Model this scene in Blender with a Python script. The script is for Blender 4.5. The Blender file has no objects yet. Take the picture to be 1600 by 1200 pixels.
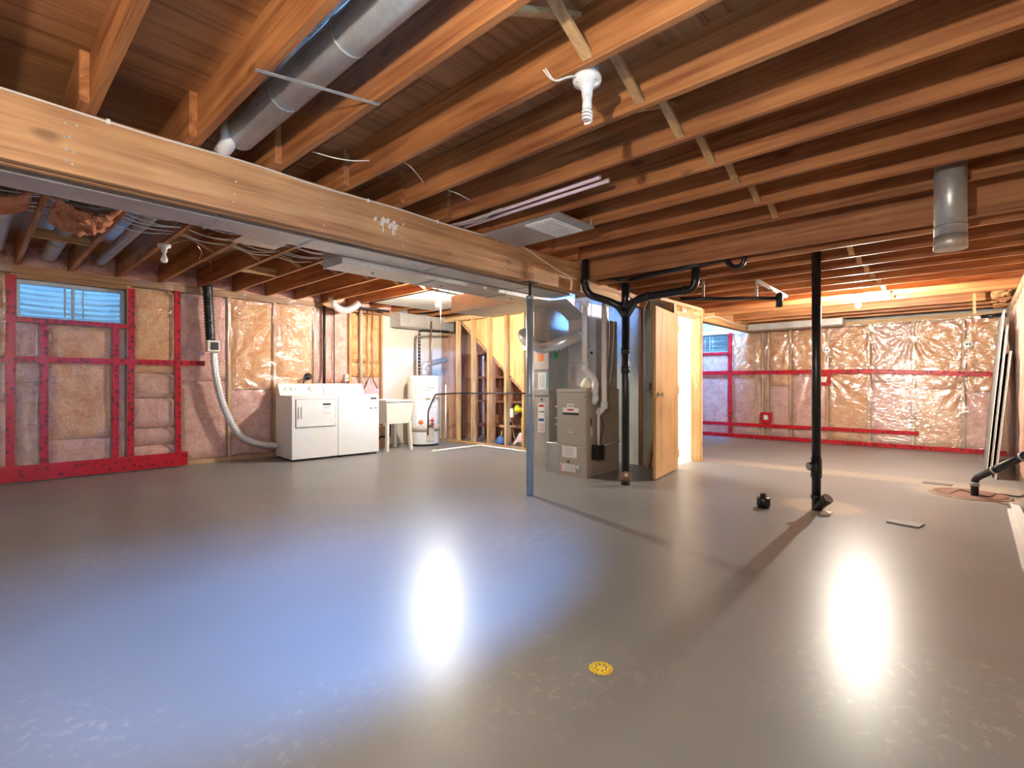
import bpy, bmesh, math, random
from mathutils import Vector, Matrix, noise

random.seed(7)
S = bpy.context.scene
C = S.collection
F, TH, H = 782.0, math.radians(42.6), 1.08
CO, SI = math.cos(TH), math.sin(TH)

# ------------------------------------------------------------------ camera
cam_d = bpy.data.cameras.new('camera')
cam = bpy.data.objects.new('camera', cam_d)
C.objects.link(cam)
cam.location = (0, 0, H)
cam.rotation_euler = (math.radians(90), 0, TH - math.radians(90))
cam_d.sensor_fit = 'HORIZONTAL'
cam_d.sensor_width = 36
cam_d.lens = 36 * F / 1600
cam_d.clip_start = 0.02
S.camera = cam

# ------------------------------------------------------------------ world, exposure
W = bpy.data.worlds.new('world')
S.world = W
W.use_nodes = True
W.node_tree.nodes['Background'].inputs[0].default_value = (0.13, 0.39, 1.0, 1)
W.node_tree.nodes['Background'].inputs[1].default_value = 350.0
S.view_settings.view_transform = 'Standard'
S.view_settings.look = 'None'
S.view_settings.gamma = 1
S.view_settings.use_curve_mapping = False
S.view_settings.exposure = 1.75
S.cycles.max_bounces = 10
S.cycles.diffuse_bounces = 6
S.cycles.sample_clamp_indirect = 6

BULB_WARM = (1.0, 0.92, 0.80)
BULB_LAUNDRY, BULB_FAR, BULB_CFL, BULB_NEAR, BULB_CLOSET, BULB_OFF = 1850, 2200, 0, 1250, 600, 0  # near and closet bulbs are assumed sources, out of view

# ------------------------------------------------------------------ pixel -> place helpers (the photograph read as 1600 x 1200)
def at_d(px, py, d):
    r = (px - 800) / F * d
    return Vector((d * CO + r * SI, d * SI - r * CO, H - (py - 600) / F * d))
def at_X(px, py, X):
    k = (px - 800) / F
    return at_d(px, py, X / (CO + k * SI))
def at_Y(px, py, Y):
    k = (px - 800) / F
    return at_d(px, py, Y / (SI - k * CO))
def at_Z(px, py, Z):
    return at_d(px, py, F * (H - Z) / (py - 600))

# ------------------------------------------------------------------ mesh builder
class MB:
    def __init__(s, xf=None):
        s.bm = bmesh.new(); s.xf = xf
    def _fin(s, vs):
        if s.xf:
            for v in vs: v.co = s.xf @ v.co
    def face(s, pts, smooth=False):
        vs = [s.bm.verts.new(p) for p in pts]
        f = s.bm.faces.new(vs); f.smooth = smooth
        s._fin(vs); return f
    def box(s, a, b, bev=0.0, seg=1):
        r = bmesh.ops.create_cube(s.bm, size=1)
        vs = r['verts']
        lo = [min(a[i], b[i]) for i in range(3)]; hi = [max(a[i], b[i]) for i in range(3)]
        for v in vs:
            v.co = Vector([lo[i] + (v.co[i] + .5) * (hi[i] - lo[i]) for i in range(3)])
        if bev > 0:
            es = list({e for v in vs for e in v.link_edges})
            rr = bmesh.ops.bevel(s.bm, geom=es, offset=bev, segments=seg, affect='EDGES', profile=.5)
            vs = list({v for f in rr['faces'] for v in f.verts} | {v for v in vs if v.is_valid})
            if seg > 1:
                for f in rr['faces']: f.smooth = True
        s._fin(vs); return s
    def bar(s, p, q, w, h, up=(0, 0, 1)):
        p, q = Vector(p), Vector(q)
        t = (q - p).normalized(); u = Vector(up)
        if abs(t.dot(u)) > .95: u = Vector((1, 0, 0))
        sd = t.cross(u).normalized(); u = sd.cross(t).normalized()
        vs = []
        for o in (p, q):
            for a, b in ((-1, -1), (1, -1), (1, 1), (-1, 1)):
                vs.append(s.bm.verts.new(o + sd * a * w / 2 + u * b * h / 2))
        for f in ((3, 2, 1, 0), (4, 5, 6, 7), (0, 1, 5, 4), (1, 2, 6, 5), (2, 3, 7, 6), (3, 0, 4, 7)):
            s.bm.faces.new([vs[i] for i in f])
        s._fin(vs); return s
    def tube(s, pts, r, n=10, caps=True):
        pts = [Vector(p) for p in pts]
        rs = r if isinstance(r, (list, tuple)) else [r] * len(pts)
        t0 = (pts[1] - pts[0]).normalized()
        u = t0.orthogonal().normalized()
        rings, allv = [], []
        for i, p in enumerate(pts):
            if i == 0: t = t0
            elif i == len(pts) - 1: t = (pts[i] - pts[i - 1]).normalized()
            else:
                t = (pts[i + 1] - pts[i]).normalized() + (pts[i] - pts[i - 1]).normalized()
                t = t.normalized() if t.length > 1e-6 else t0
            u = (u - t * u.dot(t))
            u = u.normalized() if u.length > 1e-6 else t.orthogonal().normalized()
            w = t.cross(u)
            ring = [s.bm.verts.new(p + (u * math.cos(2 * math.pi * k / n) + w * math.sin(2 * math.pi * k / n)) * rs[i]) for k in range(n)]
            rings.append(ring); allv += ring
        for a, b in zip(rings, rings[1:]):
            for k in range(n):
                f = s.bm.faces.new((a[k], a[(k + 1) % n], b[(k + 1) % n], b[k])); f.smooth = True
        if caps:
            s.bm.faces.new(list(reversed(rings[0]))); s.bm.faces.new(rings[-1])
        s._fin(allv); return s
    def lathe(s, prof, o=(0, 0, 0), ax=(0, 0, 1), n=20):
        o, ax = Vector(o), Vector(ax).normalized()
        u = ax.orthogonal().normalized(); w = ax.cross(u)
        rings, allv = [], []
        for (r, z) in prof:
            if r < 1e-6:
                v = s.bm.verts.new(o + ax * z); rings.append([v]); allv.append(v)
            else:
                ring = [s.bm.verts.new(o + ax * z + (u * math.cos(2 * math.pi * k / n) + w * math.sin(2 * math.pi * k / n)) * r) for k in range(n)]
                rings.append(ring); allv += ring
        for a, b in zip(rings, rings[1:]):
            if len(a) == 1 and len(b) == 1: continue
            for k in range(n):
                if len(a) == 1: f = s.bm.faces.new((a[0], b[(k + 1) % n], b[k]))
                elif len(b) == 1: f = s.bm.faces.new((a[k], a[(k + 1) % n], b[0]))
                else: f = s.bm.faces.new((a[k], a[(k + 1) % n], b[(k + 1) % n], b[k]))
                f.smooth = True
        s._fin(allv); return s
    def prism(s, poly, d):
        """poly: 3-D points of one face, d: extrusion vector"""
        d = Vector(d)
        a = [s.bm.verts.new(p) for p in poly]; b = [s.bm.verts.new(Vector(p) + d) for p in poly]
        s.bm.faces.new(a); s.bm.faces.new(list(reversed(b)))
        for i in range(len(a)):
            j = (i + 1) % len(a)
            s.bm.faces.new((a[j], a[i], b[i], b[j]))
        s._fin(a + b); return s
    def grid(s, fn, nu, nv, smooth=True):
        vs = [[s.bm.verts.new(fn(i / nu, j / nv)) for j in range(nv + 1)] for i in range(nu + 1)]
        for i in range(nu):
            for j in range(nv):
                f = s.bm.faces.new((vs[i][j], vs[i + 1][j], vs[i + 1][j + 1], vs[i][j + 1])); f.smooth = smooth
        s._fin([v for r in vs for v in r]); return s
    def build(s, name, mat, parent=None, org=None):
        bm = s.bm
        bmesh.ops.recalc_face_normals(bm, faces=bm.faces)
        o = bpy.data.objects.new(name, None) if False else None
        if parent is not None:
            org = ORG[parent.name]
        elif org is None:
            lo = [min(v.co[i] for v in bm.verts) for i in range(3)]; hi = [max(v.co[i] for v in bm.verts) for i in range(3)]
            org = Vector(((lo[0] + hi[0]) / 2, (lo[1] + hi[1]) / 2, lo[2]))
        org = Vector(org)
        for v in bm.verts: v.co -= org
        me = bpy.data.meshes.new(name); bm.to_mesh(me); bm.free()
        me.materials.append(mat)
        o = bpy.data.objects.new(name, me); C.objects.link(o)
        if parent is not None: o.parent = parent
        else: o.location = org
        ORG[o.name] = org
        return o
ORG = {}

def tag(o, label, cat, group=None):
    o['label'] = label; o['category'] = cat
    if group: o['group'] = group
    return o
def thing(name, label, cat, loc=(0, 0, 0), group=None):
    o = bpy.data.objects.new(name, None); C.objects.link(o)
    o.location = loc; o.empty_display_size = .1; ORG[o.name] = Vector(loc)
    return tag(o, label, cat, group)
def struct(name, mb, mat, org=(0, 0, 0)):
    o = mb.build(name, mat, None, org); o['kind'] = 'structure'; return o
def solo(name, mb, mat, label, cat, group=None):
    return tag(mb.build(name, mat), label, cat, group)
def curve(pts, seg=8):
    """Catmull-Rom through the points"""
    P = [Vector(p) for p in pts]; P = [P[0] * 2 - P[1]] + P + [P[-1] * 2 - P[-2]]
    out = []
    for i in range(1, len(P) - 2):
        for k in range(seg):
            t = k / seg
            out.append(.5 * (2 * P[i] + (P[i + 1] - P[i - 1]) * t + (2 * P[i - 1] - 5 * P[i] + 4 * P[i + 1] - P[i + 2]) * t * t + (3 * P[i] - P[i - 1] - 3 * P[i + 1] + P[i + 2]) * t ** 3))
    out.append(P[-2]); return out
def corner(pts, r=.06, seg=5):
    """polyline with rounded corners"""
    P = [Vector(p) for p in pts]; out = [P[0]]
    for i in range(1, len(P) - 1):
        a = (P[i - 1] - P[i]); b = (P[i + 1] - P[i]); q = min(r, a.length * .45, b.length * .45)
        p0 = P[i] + a.normalized() * q; p1 = P[i] + b.normalized() * q
        for k in range(seg + 1):
            t = k / seg
            out.append(p0 * (1 - t) ** 2 + P[i] * 2 * t * (1 - t) + p1 * t * t)
    out.append(P[-1]); return out
def bellows(path, r, pitch=.016, amp=.006):
    """corrugated tube: resampled path with alternating radii"""
    P = [Vector(p) for p in path]; L = [0]
    for a, b in zip(P, P[1:]): L.append(L[-1] + (b - a).length)
    n = max(4, int(L[-1] / (pitch / 2))); pts, rs = [], []
    j = 0
    for i in range(n + 1):
        s_ = L[-1] * i / n
        while j < len(L) - 2 and L[j + 1] < s_: j += 1
        t = (s_ - L[j]) / max(1e-9, L[j + 1] - L[j])
        pts.append(P[j].lerp(P[j + 1], min(1, t))); rs.append(r + (amp if i % 2 else -amp))
    return pts, rs

# ------------------------------------------------------------------ materials
def nmat(name):
    m = bpy.data.materials.new(name); m.use_nodes = True
    nt = m.node_tree; b = nt.nodes['Principled BSDF']
    return m, nt, b
def N(nt, typ, **kw):
    n = nt.nodes.new(typ)
    for k, v in kw.items():
        if k in n.inputs: n.inputs[k].default_value = v
        else: setattr(n, k, v)
    return n
def ramp(nt, src, stops):
    r = nt.nodes.new('ShaderNodeValToRGB'); e = r.color_ramp.elements
    while len(e) < len(stops): e.new(.5)
    for i, (p, c) in enumerate(stops):
        e[i].position = p; e[i].color = (*c, 1) if len(c) == 3 else c
    nt.links.new(src, r.inputs[0]); return r.outputs[0]
def coords(nt, scale=(1, 1, 1), rnd=True, rot=(0, 0, 0)):
    tc = N(nt, 'ShaderNodeTexCoord'); mp = N(nt, 'ShaderNodeMapping')
    mp.inputs['Scale'].default_value = scale; mp.inputs['Rotation'].default_value = rot
    src = tc.outputs['Object']
    if rnd:
        oi = N(nt, 'ShaderNodeObjectInfo'); mu = N(nt, 'ShaderNodeVectorMath', operation='SCALE')
        mu.inputs[0].default_value = (37, 61, 23); nt.links.new(oi.outputs['Random'], mu.inputs['Scale'])
        ad = N(nt, 'ShaderNodeVectorMath', operation='ADD')
        nt.links.new(src, ad.inputs[0]); nt.links.new(mu.outputs[0], ad.inputs[1]); src = ad.outputs[0]
    nt.links.new(src, mp.inputs[0]); return mp.outputs[0]
def mix(nt, a, b, fac, typ='MIX'):
    m = N(nt, 'ShaderNodeMix', data_type='RGBA', blend_type=typ)
    for s_, v in ((m.inputs[6], a), (m.inputs[7], b)):
        if isinstance(v, tuple): s_.default_value = (*v, 1) if len(v) == 3 else v
        else: nt.links.new(v, s_)
    if isinstance(fac, (int, float)): m.inputs[0].default_value = fac
    else: nt.links.new(fac, m.inputs[0])
    return m.outputs[2]
def bump(nt, b, h, strength=.3, dist=.01):
    n = N(nt, 'ShaderNodeBump', Strength=strength, Distance=dist)
    nt.links.new(h, n.inputs['Height']); nt.links.new(n.outputs[0], b.inputs['Normal']); return n.outputs[0]
def plain(name, col, rough=.5, metal=0.0, var=.12, scale=6.0, bmp=0.0):
    m, nt, b = nmat(name)
    nz = N(nt, 'ShaderNodeTexNoise', Scale=scale, Detail=4.0); nt.links.new(coords(nt), nz.inputs['Vector'])
    lo = tuple(c * (1 - var) for c in col); hi = tuple(min(1, c * (1 + var)) for c in col)
    nt.links.new(ramp(nt, nz.outputs[0], [(.3, lo), (.7, hi)]), b.inputs['Base Color'])
    b.inputs['Roughness'].default_value = rough; b.inputs['Metallic'].default_value = metal
    if bmp: bump(nt, b, nz.outputs[0], bmp)
    return m
def wood(name, dark, light, axis, rough=.6, knots=.75):
    m, nt, b = nmat(name)
    sc = [14, 14, 14]; sc[axis] = .55
    v = coords(nt, tuple(sc))
    nz = N(nt, 'ShaderNodeTexNoise', Scale=1.6, Detail=6.0, Roughness=.62, Distortion=.5); nt.links.new(v, nz.inputs['Vector'])
    base = ramp(nt, nz.outputs[0], [(.33, tuple(c * .8 for c in dark)), (.5, tuple((a + c) / 2 for a, c in zip(dark, light))), (.66, light)])
    big = N(nt, 'ShaderNodeTexNoise', Scale=1.7, Detail=2.0); nt.links.new(coords(nt), big.inputs['Vector'])
    base = mix(nt, base, ramp(nt, big.outputs[0], [(.3, (.66, .60, .56)), (.7, (1, 1, 1))]), 1.0, 'MULTIPLY')
    ks = [4.6, 4.6, 4.6]; ks[axis] = 2.0
    if axis < 2: ks[1 - axis] = 0.0          # boards stand on edge: no change through their thickness
    vo = N(nt, 'ShaderNodeTexVoronoi', Scale=1.0); nt.links.new(coords(nt, tuple(ks)), vo.inputs['Vector'])
    kf = ramp(nt, vo.outputs['Distance'], [(.06, (knots,) * 3), (.14, (0, 0, 0))])
    base = mix(nt, base, tuple(c * .38 for c in dark), kf)
    nt.links.new(base, b.inputs['Base Color']); b.inputs['Roughness'].default_value = rough
    bump(nt, b, nz.outputs[0], .25, .004)
    return m
def galv(name, col=(.58, .60, .62), rough=.36):
    m, nt, b = nmat(name)
    vo = N(nt, 'ShaderNodeTexVoronoi', Scale=55.0); nt.links.new(coords(nt), vo.inputs['Vector'])
    nz = N(nt, 'ShaderNodeTexNoise', Scale=3.0, Detail=3.0); nt.links.new(coords(nt), nz.inputs['Vector'])
    sp = ramp(nt, vo.outputs['Color'], [(.2, tuple(c * .94 for c in col)), (.8, tuple(min(1, c * 1.05) for c in col))])
    nt.links.new(mix(nt, sp, ramp(nt, nz.outputs[0], [(.3, (.75, .75, .75)), (.7, (1, 1, 1))]), 1.0, 'MULTIPLY'), b.inputs['Base Color'])
    b.inputs['Metallic'].default_value = .5
    rr = N(nt, 'ShaderNodeMapRange'); rr.inputs['To Min'].default_value = rough - .08; rr.inputs['To Max'].default_value = rough + .12
    nt.links.new(nz.outputs[0], rr.inputs[0]); nt.links.new(rr.outputs[0], b.inputs['Roughness'])
    return m
def emis(name, col, s_):
    m, nt, b = nmat(name)
    b.inputs['Base Color'].default_value = (.9, .9, .88, 1); b.inputs['Roughness'].default_value = .3
    b.inputs['Emission Color'].default_value = (*col, 1); b.inputs['Emission Strength'].default_value = s_
    return m
def insul(name, c1, c2):
    m, nt, b = nmat(name)
    nz = N(nt, 'ShaderNodeTexNoise', Scale=7.0, Detail=7.0, Roughness=.65, Distortion=.6); nt.links.new(coords(nt), nz.inputs['Vector'])
    fb = N(nt, 'ShaderNodeTexNoise', Scale=60.0, Detail=3.0, Distortion=1.5); nt.links.new(coords(nt, (1, 1, .6)), fb.inputs['Vector'])
    base = ramp(nt, nz.outputs[0], [(.34, c1), (.64, c2)])
    base = mix(nt, base, ramp(nt, fb.outputs[0], [(.35, (.7, .66, .64)), (.62, (1, 1, 1))]), .8, 'MULTIPLY')
    nt.links.new(base, b.inputs['Base Color']); b.inputs['Roughness'].default_value = .95
    b.inputs['Specular IOR Level'].default_value = .1
    ad = N(nt, 'ShaderNodeMath', operation='ADD'); nt.links.new(nz.outputs[0], ad.inputs[0]); nt.links.new(fb.outputs[0], ad.inputs[1])
    bump(nt, b, ad.outputs[0], .8, .02)
    return m
def tape_mat():
    m, nt, b = nmat('red_sheathing_tape')
    vo = N(nt, 'ShaderNodeTexVoronoi', Scale=16.0, Randomness=.6); nt.links.new(coords(nt), vo.inputs['Vector'])
    kf = ramp(nt, vo.outputs['Distance'], [(.30, (.85,) * 3), (.40, (0, 0, 0))])
    nt.links.new(mix(nt, (.46, .003, .010), (.09, .003, .006), kf), b.inputs['Base Color'])
    b.inputs['Roughness'].default_value = .33
    nz = N(nt, 'ShaderNodeTexNoise', Scale=24.0, Detail=3.0); nt.links.new(coords(nt), nz.inputs['Vector'])
    bump(nt, b, nz.outputs[0], .3, .006)
    return m
def poly_mat(name, haze=.05, gl=.075, rough=.13, bd=.016):
    """clear vapour-barrier film: see-through, creased, shiny"""
    m, nt, b = nmat(name)
    out = nt.nodes['Material Output']; nt.nodes.remove(b)
    w1 = N(nt, 'ShaderNodeTexNoise', Scale=5.0, Detail=3.0, Distortion=1.8); nt.links.new(coords(nt, (1.0, 1.0, 3.0), False, (.5, .55, .0)), w1.inputs['Vector'])
    bp = N(nt, 'ShaderNodeBump', Strength=.8, Distance=bd); nt.links.new(w1.outputs[0], bp.inputs['Height'])
    tr = N(nt, 'ShaderNodeBsdfTransparent'); tr.inputs[0].default_value = (.98, .98, .98, 1)
    go = N(nt, 'ShaderNodeBsdfGlossy'); go.inputs['Roughness'].default_value = rough; go.inputs[0].default_value = (.95, .95, .95, 1)
    nt.links.new(bp.outputs[0], go.inputs['Normal'])
    di = N(nt, 'ShaderNodeBsdfDiffuse'); di.inputs[0].default_value = (.85, .83, .82, 1)
    fr = N(nt, 'ShaderNodeLayerWeight', Blend=.25)
    mr = N(nt, 'ShaderNodeMath', operation='MULTIPLY_ADD'); nt.links.new(fr.outputs['Facing'], mr.inputs[0]); mr.inputs[1].default_value = .25; mr.inputs[2].default_value = gl
    mr.use_clamp = True
    m1 = N(nt, 'ShaderNodeMixShader'); m1.inputs[0].default_value = haze; nt.links.new(tr.outputs[0], m1.inputs[1]); nt.links.new(di.outputs[0], m1.inputs[2])
    m2 = N(nt, 'ShaderNodeMixShader'); nt.links.new(mr.outputs[0], m2.inputs[0]); nt.links.new(m1.outputs[0], m2.inputs[1]); nt.links.new(go.outputs[0], m2.inputs[2])
    nt.links.new(m2.outputs[0], out.inputs[0])
    return m
def glass_mat():
    m, nt, b = nmat('window_glass'); out = nt.nodes['Material Output']; nt.nodes.remove(b)
    tr = N(nt, 'ShaderNodeBsdfTransparent'); tr.inputs[0].default_value = (.9, .95, .97, 1)
    go = N(nt, 'ShaderNodeBsdfGlossy'); go.inputs['Roughness'].default_value = .03
    fr = N(nt, 'ShaderNodeFresnel', IOR=1.45); mx = N(nt, 'ShaderNodeMixShader')
    nt.links.new(fr.outputs[0], mx.inputs[0]); nt.links.new(tr.outputs[0], mx.inputs[1]); nt.links.new(go.outputs[0], mx.inputs[2])
    nt.links.new(mx.outputs[0], out.inputs[0]); return m
def floor_mat():
    m, nt, b = nmat('grey_floor_paint')
    v = coords(nt, (1, 1, 1), False)
    n1 = N(nt, 'ShaderNodeTexNoise', Scale=.7, Detail=3.0); nt.links.new(v, n1.inputs['Vector'])
    n2 = N(nt, 'ShaderNodeTexNoise', Scale=20.0, Detail=8.0, Roughness=.7); nt.links.new(v, n2.inputs['Vector'])
    n3 = N(nt, 'ShaderNodeTexNoise', Scale=60.0, Detail=3.0); nt.links.new(v, n3.inputs['Vector'])
    base = ramp(nt, n1.outputs[0], [(.3, (.205, .203, .200)), (.7, (.245, .243, .240))])
    # chipped paint, only in patches
    wp = N(nt, 'ShaderNodeMath', operation='MULTIPLY'); nt.links.new(ramp(nt, n1.outputs[0], [(.50, (0, 0, 0)), (.62, (1, 1, 1))]), wp.inputs[0])
    nt.links.new(ramp(nt, n2.outputs[0], [(.54, (0, 0, 0)), (.60, (.55, .55, .55))]), wp.inputs[1])
    base = mix(nt, base, (.38, .34, .28), wp.outputs[0])
    # bare concrete: a round patch at the black stand pipe, a filled trench towards the sump
    def dist(px, py):
        s_ = N(nt, 'ShaderNodeVectorMath', operation='DISTANCE'); nt.links.new(v, s_.inputs[0]); s_.inputs[1].default_value = (px, py, 0)
        a = N(nt, 'ShaderNodeMath', operation='MULTIPLY_ADD'); nt.links.new(n2.outputs[0], a.inputs[0]); a.inputs[1].default_value = .35
        nt.links.new(s_.outputs['Value'], a.inputs[2]); return a.outputs[0]
    base = mix(nt, base, (.44, .39, .30), ramp(nt, dist(5.12, .98), [(.42, (.75,) * 3), (.52, (0, 0, 0))]))
    base = mix(nt, base, (.40, .35, .27), ramp(nt, dist(6.7, .02), [(.55, (.6,) * 3), (.72, (0, 0, 0))]))
    sx = N(nt, 'ShaderNodeSeparateXYZ'); nt.links.new(v, sx.inputs[0])
    a1 = N(nt, 'ShaderNodeMath', operation='SUBTRACT'); nt.links.new(sx.outputs[0], a1.inputs[0]); a1.inputs[1].default_value = 7.15
    a2 = N(nt, 'ShaderNodeMath', operation='ABSOLUTE'); nt.links.new(a1.outputs[0], a2.inputs[0])
    a3 = N(nt, 'ShaderNodeMath', operation='MULTIPLY_ADD'); nt.links.new(n2.outputs[0], a3.inputs[0]); a3.inputs[1].default_value = .5; nt.links.new(a2.outputs[0], a3.inputs[2])
    base = mix(nt, base, (.42, .37, .28), ramp(nt, a3.outputs[0], [(.38, (.6,) * 3), (.5, (0, 0, 0))]))
    nt.links.new(base, b.inputs['Base Color'])
    rr = N(nt, 'ShaderNodeMapRange'); rr.inputs['From Min'].default_value = .35; rr.inputs['From Max'].default_value = .7
    rr.inputs['To Min'].default_value = .27; rr.inputs['To Max'].default_value = .31
    b.inputs['Roughness'].default_value = .33
    b.inputs['Specular IOR Level'].default_value = .30
    ad = N(nt, 'ShaderNodeMath', operation='MULTIPLY_ADD'); nt.links.new(n2.outputs[0], ad.inputs[0]); ad.inputs[1].default_value = 3; nt.links.new(n3.outputs[0], ad.inputs[2])
    return m

M = {
 'floor': floor_mat(),
 'concrete': plain('grey_concrete', (.38, .37, .34), .9, bmp=.3),
 'joist': wood('joist_lumber', (.30, .095, .028), (.60, .27, .095), 1),
 'beam': wood('beam_lumber', (.46, .21, .08), (.68, .40, .18), 0, knots=.75),
 'beamy': wood('cross_beam_lumber', (.34, .125, .045), (.58, .27, .11), 1),
 'studz': wood('stud_lumber', (.52, .30, .12), (.78, .54, .27), 2, knots=.5),
 'studx': wood('plate_lumber', (.50, .30, .13), (.74, .50, .26), 0, knots=.5),
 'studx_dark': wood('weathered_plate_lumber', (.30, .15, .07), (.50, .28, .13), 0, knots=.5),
 'studx_y': wood('plate_lumber_across', (.50, .30, .13), (.74, .50, .26), 1, knots=.5),
 'brace': wood('bridging_lumber', (.45, .25, .10), (.68, .43, .20), 0, knots=.2),
 'ply': wood('subfloor_plywood', (.32, .13, .042), (.52, .26, .10), 0, knots=.25),
 'stairply': wood('stair_side_plywood', (.66, .44, .16), (.82, .60, .27), 2, knots=.2),
 'redwood': wood('shelf_lumber', (.30, .12, .065), (.46, .22, .13), 1, knots=.2),
 'redwoodz': wood('shelf_post_lumber', (.42, .22, .13), (.62, .38, .24), 2, knots=.2),
 'door': wood('birch_door_veneer', (.60, .36, .15), (.72, .46, .21), 2, .42, knots=0.0),
 'drywall': plain('cream_drywall', (.64, .59, .49), .8, var=.04, scale=2),
 'greywall': plain('bare_grey_drywall', (.40, .42, .39), .85, var=.08, scale=3),
 'white_wall': plain('white_closet_paint', (.88, .87, .84), .6, var=.02),
 'galv': galv('galvanized_steel', (.60, .64, .68)),
 'galv_dull': galv('dull_galvanized_steel', (.52, .53, .54), .42),
 'galv_warm': galv('trunk_duct_steel', (.62, .60, .57), .40),
 'flex': plain('aluminium_flex_foil', (.82, .84, .86), .3, .6, .05),
 'well': plain('window_well_steel', (.52, .46, .38), .5, .3, .08),
 'frame': plain('grey_window_aluminium', (.42, .44, .46), .45, .5, .05),
 'bar': plain('rusty_white_bar', (.55, .52, .48), .6, .2, .2),
 'glass': glass_mat(),
 'tape': tape_mat(),
 'poly': poly_mat('vapour_barrier_film'),
 'poly_far': poly_mat('creased_vapour_barrier_film', .05, .21, .19, .02),
 'pink': insul('pink_fibreglass', (.80, .40, .33), (.97, .66, .57)),
 'orange': insul('orange_fibreglass', (.82, .36, .14), (.98, .62, .32)),
 'tan': insul('faded_fibreglass', (.66, .37, .26), (.92, .60, .46)),
 'tuft': insul('torn_fibreglass', (.60, .20, .09), (.95, .45, .26)),
 'white': plain('white_enamel', (.84, .85, .86), .25, 0, .02),
 'white_matte': plain('white_plastic', (.82, .82, .80), .45, 0, .03),
 'cream': plain('cream_plastic', (.80, .76, .64), .45, 0, .03),
 'pvc': plain('white_pvc', (.88, .89, .88), .35, 0, .03),
 'abs': plain('black_abs_plastic', (.012, .014, .018), .3, 0, .2),
 'rubber': plain('black_rubber', (.015, .015, .015), .6, 0, .2),
 'iron': plain('black_iron', (.03, .03, .035), .4, .5, .2),
 'foil_black': plain('black_foil_wrap', (.012, .012, .013), .22, 0, .2, 30, 1.0),
 'copper': plain('copper_pipe', (.60, .30, .16), .3, .9, .15),
 'brass': plain('brass', (.70, .52, .22), .3, .9, .1),
 'chrome': plain('chrome', (.8, .8, .8), .15, 1, .03),
 'furnace': plain('taupe_furnace_enamel', (.40, .37, .32), .4, .0, .03),
 'furnace_side': plain('taupe_furnace_enamel_side', (.40, .37, .32), .4, .0, .03),
 'paper': plain('white_label_paper', (.80, .80, .80), .6, 0, .03),
 'ink': plain('black_ink', (.03, .03, .035), .6, 0, .1),
 'grey_ink': plain('grey_ink', (.35, .36, .38), .6, 0, .1),
 'red_ink': plain('red_ink', (.60, .04, .05), .6, 0, .1),
 'blue_ink': plain('blue_ink', (.06, .14, .42), .6, 0, .1),
 'orange_sticker': plain('orange_sticker', (.85, .20, .04), .6, 0, .05),
 'green_sticker': plain('green_sticker', (.03, .55, .10), .6, 0, .05),
 'teal': plain('teal_folder', (.10, .42, .48), .6, 0, .05),
 'pole': plain('grey_painted_steel', (.34, .40, .46), .35, .35, .06),
 'cable': plain('white_cable_jacket', (.75, .72, .66), .5, 0, .05),
 'string': plain('white_string', (.85, .84, .78), .8, 0, .05),
 'porcelain': plain('white_porcelain', (.80, .82, .84), .3, 0, .02),
 'off_bulb': plain('frosted_bulb_glass', (.85, .85, .84), .25, 0, .02),
 'tank': plain('pale_grey_tank_enamel', (.72, .73, .71), .32, 0, .02),
 'tankgrey': plain('grey_tank_band', (.52, .46, .38), .4, 0, .03),
 'yellow': plain('yellow_plastic', (.85, .62, .02), .45, 0, .05),
 'sunny': plain('bright_yellow_plastic', (.85, .75, .03), .5, 0, .05),
 'rust': plain('rusty_lid', (.24, .13, .09), .7, .2, .3),
 'sump_concrete': plain('stained_concrete', (.33, .26, .20), .9, 0, .25),
 'gyp': plain('gypsum_board_edge', (.80, .78, .74), .7, 0, .04),
 'gypgrey': plain('grey_gypsum_paper', (.26, .24, .22), .85, 0, .08),
 'slate': plain('grey_plank', (.22, .215, .21), .6, 0, .3, 20),
 'gravel': plain('gravel', (.35, .33, .30), .95, 0, .4, 30, 1.0),
 'blocker': plain('dark_blocker_board', (.16, .14, .12), .8),  # for the unseen boards and walls added to block sky light
 'grass': plain('lawn', (.05, .07, .03), .95, 0, .4, 20),
 'pinkbag': plain('pale_pink_plastic', (.80, .62, .68), .4, 0, .08),
 'tool_blue': plain('blue_plastic', (.06, .15, .45), .5, 0, .1),
 'paint_splash': plain('white_paint_splash', (.78, .76, .72), .6, 0, .04),
}

# ================================================================== the setting
XL, XF, YR, YB = -.9, 10.53, -.4, 7.66          # faces of the left, far, right and back walls
ZJ, ZJ2 = 2.376, 2.20                           # underside of the near joists and of the lower joists past the cross beam
ZS, ZS2 = ZJ + .235, ZJ2 + .235
BY0, BY1 = 3.12, 3.235                          # main beam
def wb(u, n, z): return Vector((u, YB - n, z))
def wf(u, n, z): return Vector((XF - n, u, z))
def wr(u, n, z): return Vector((u, YR + n, z))
def wbox(mb, fn, u0, u1, n0, n1, z0, z1, bev=0): return mb.box(fn(u0, n0, z0), fn(u1, n1, z1), bev)

fl = struct('floor', MB().box((XL - .2, YR - .2, -.1), (XF + .3, YB + .3, 0)), M['floor'])

mb = MB()
mb.box((XL - .2, YR - .2, ZS + .02), (4.74, BY1, ZS + .12))
mb.box((XL - .2, BY1, ZS + .02), (XF + .3, YB + .3, ZS + .12))
mb.box((4.66, YR - .2, ZS2 + .02), (XF + .3, BY1, ZS2 + .12))
mb.box((4.66, YR - .2, ZS2 + .12), (4.74, BY1, ZS + .02))
ceil = struct('ceiling', mb, M['ply'])
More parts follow.
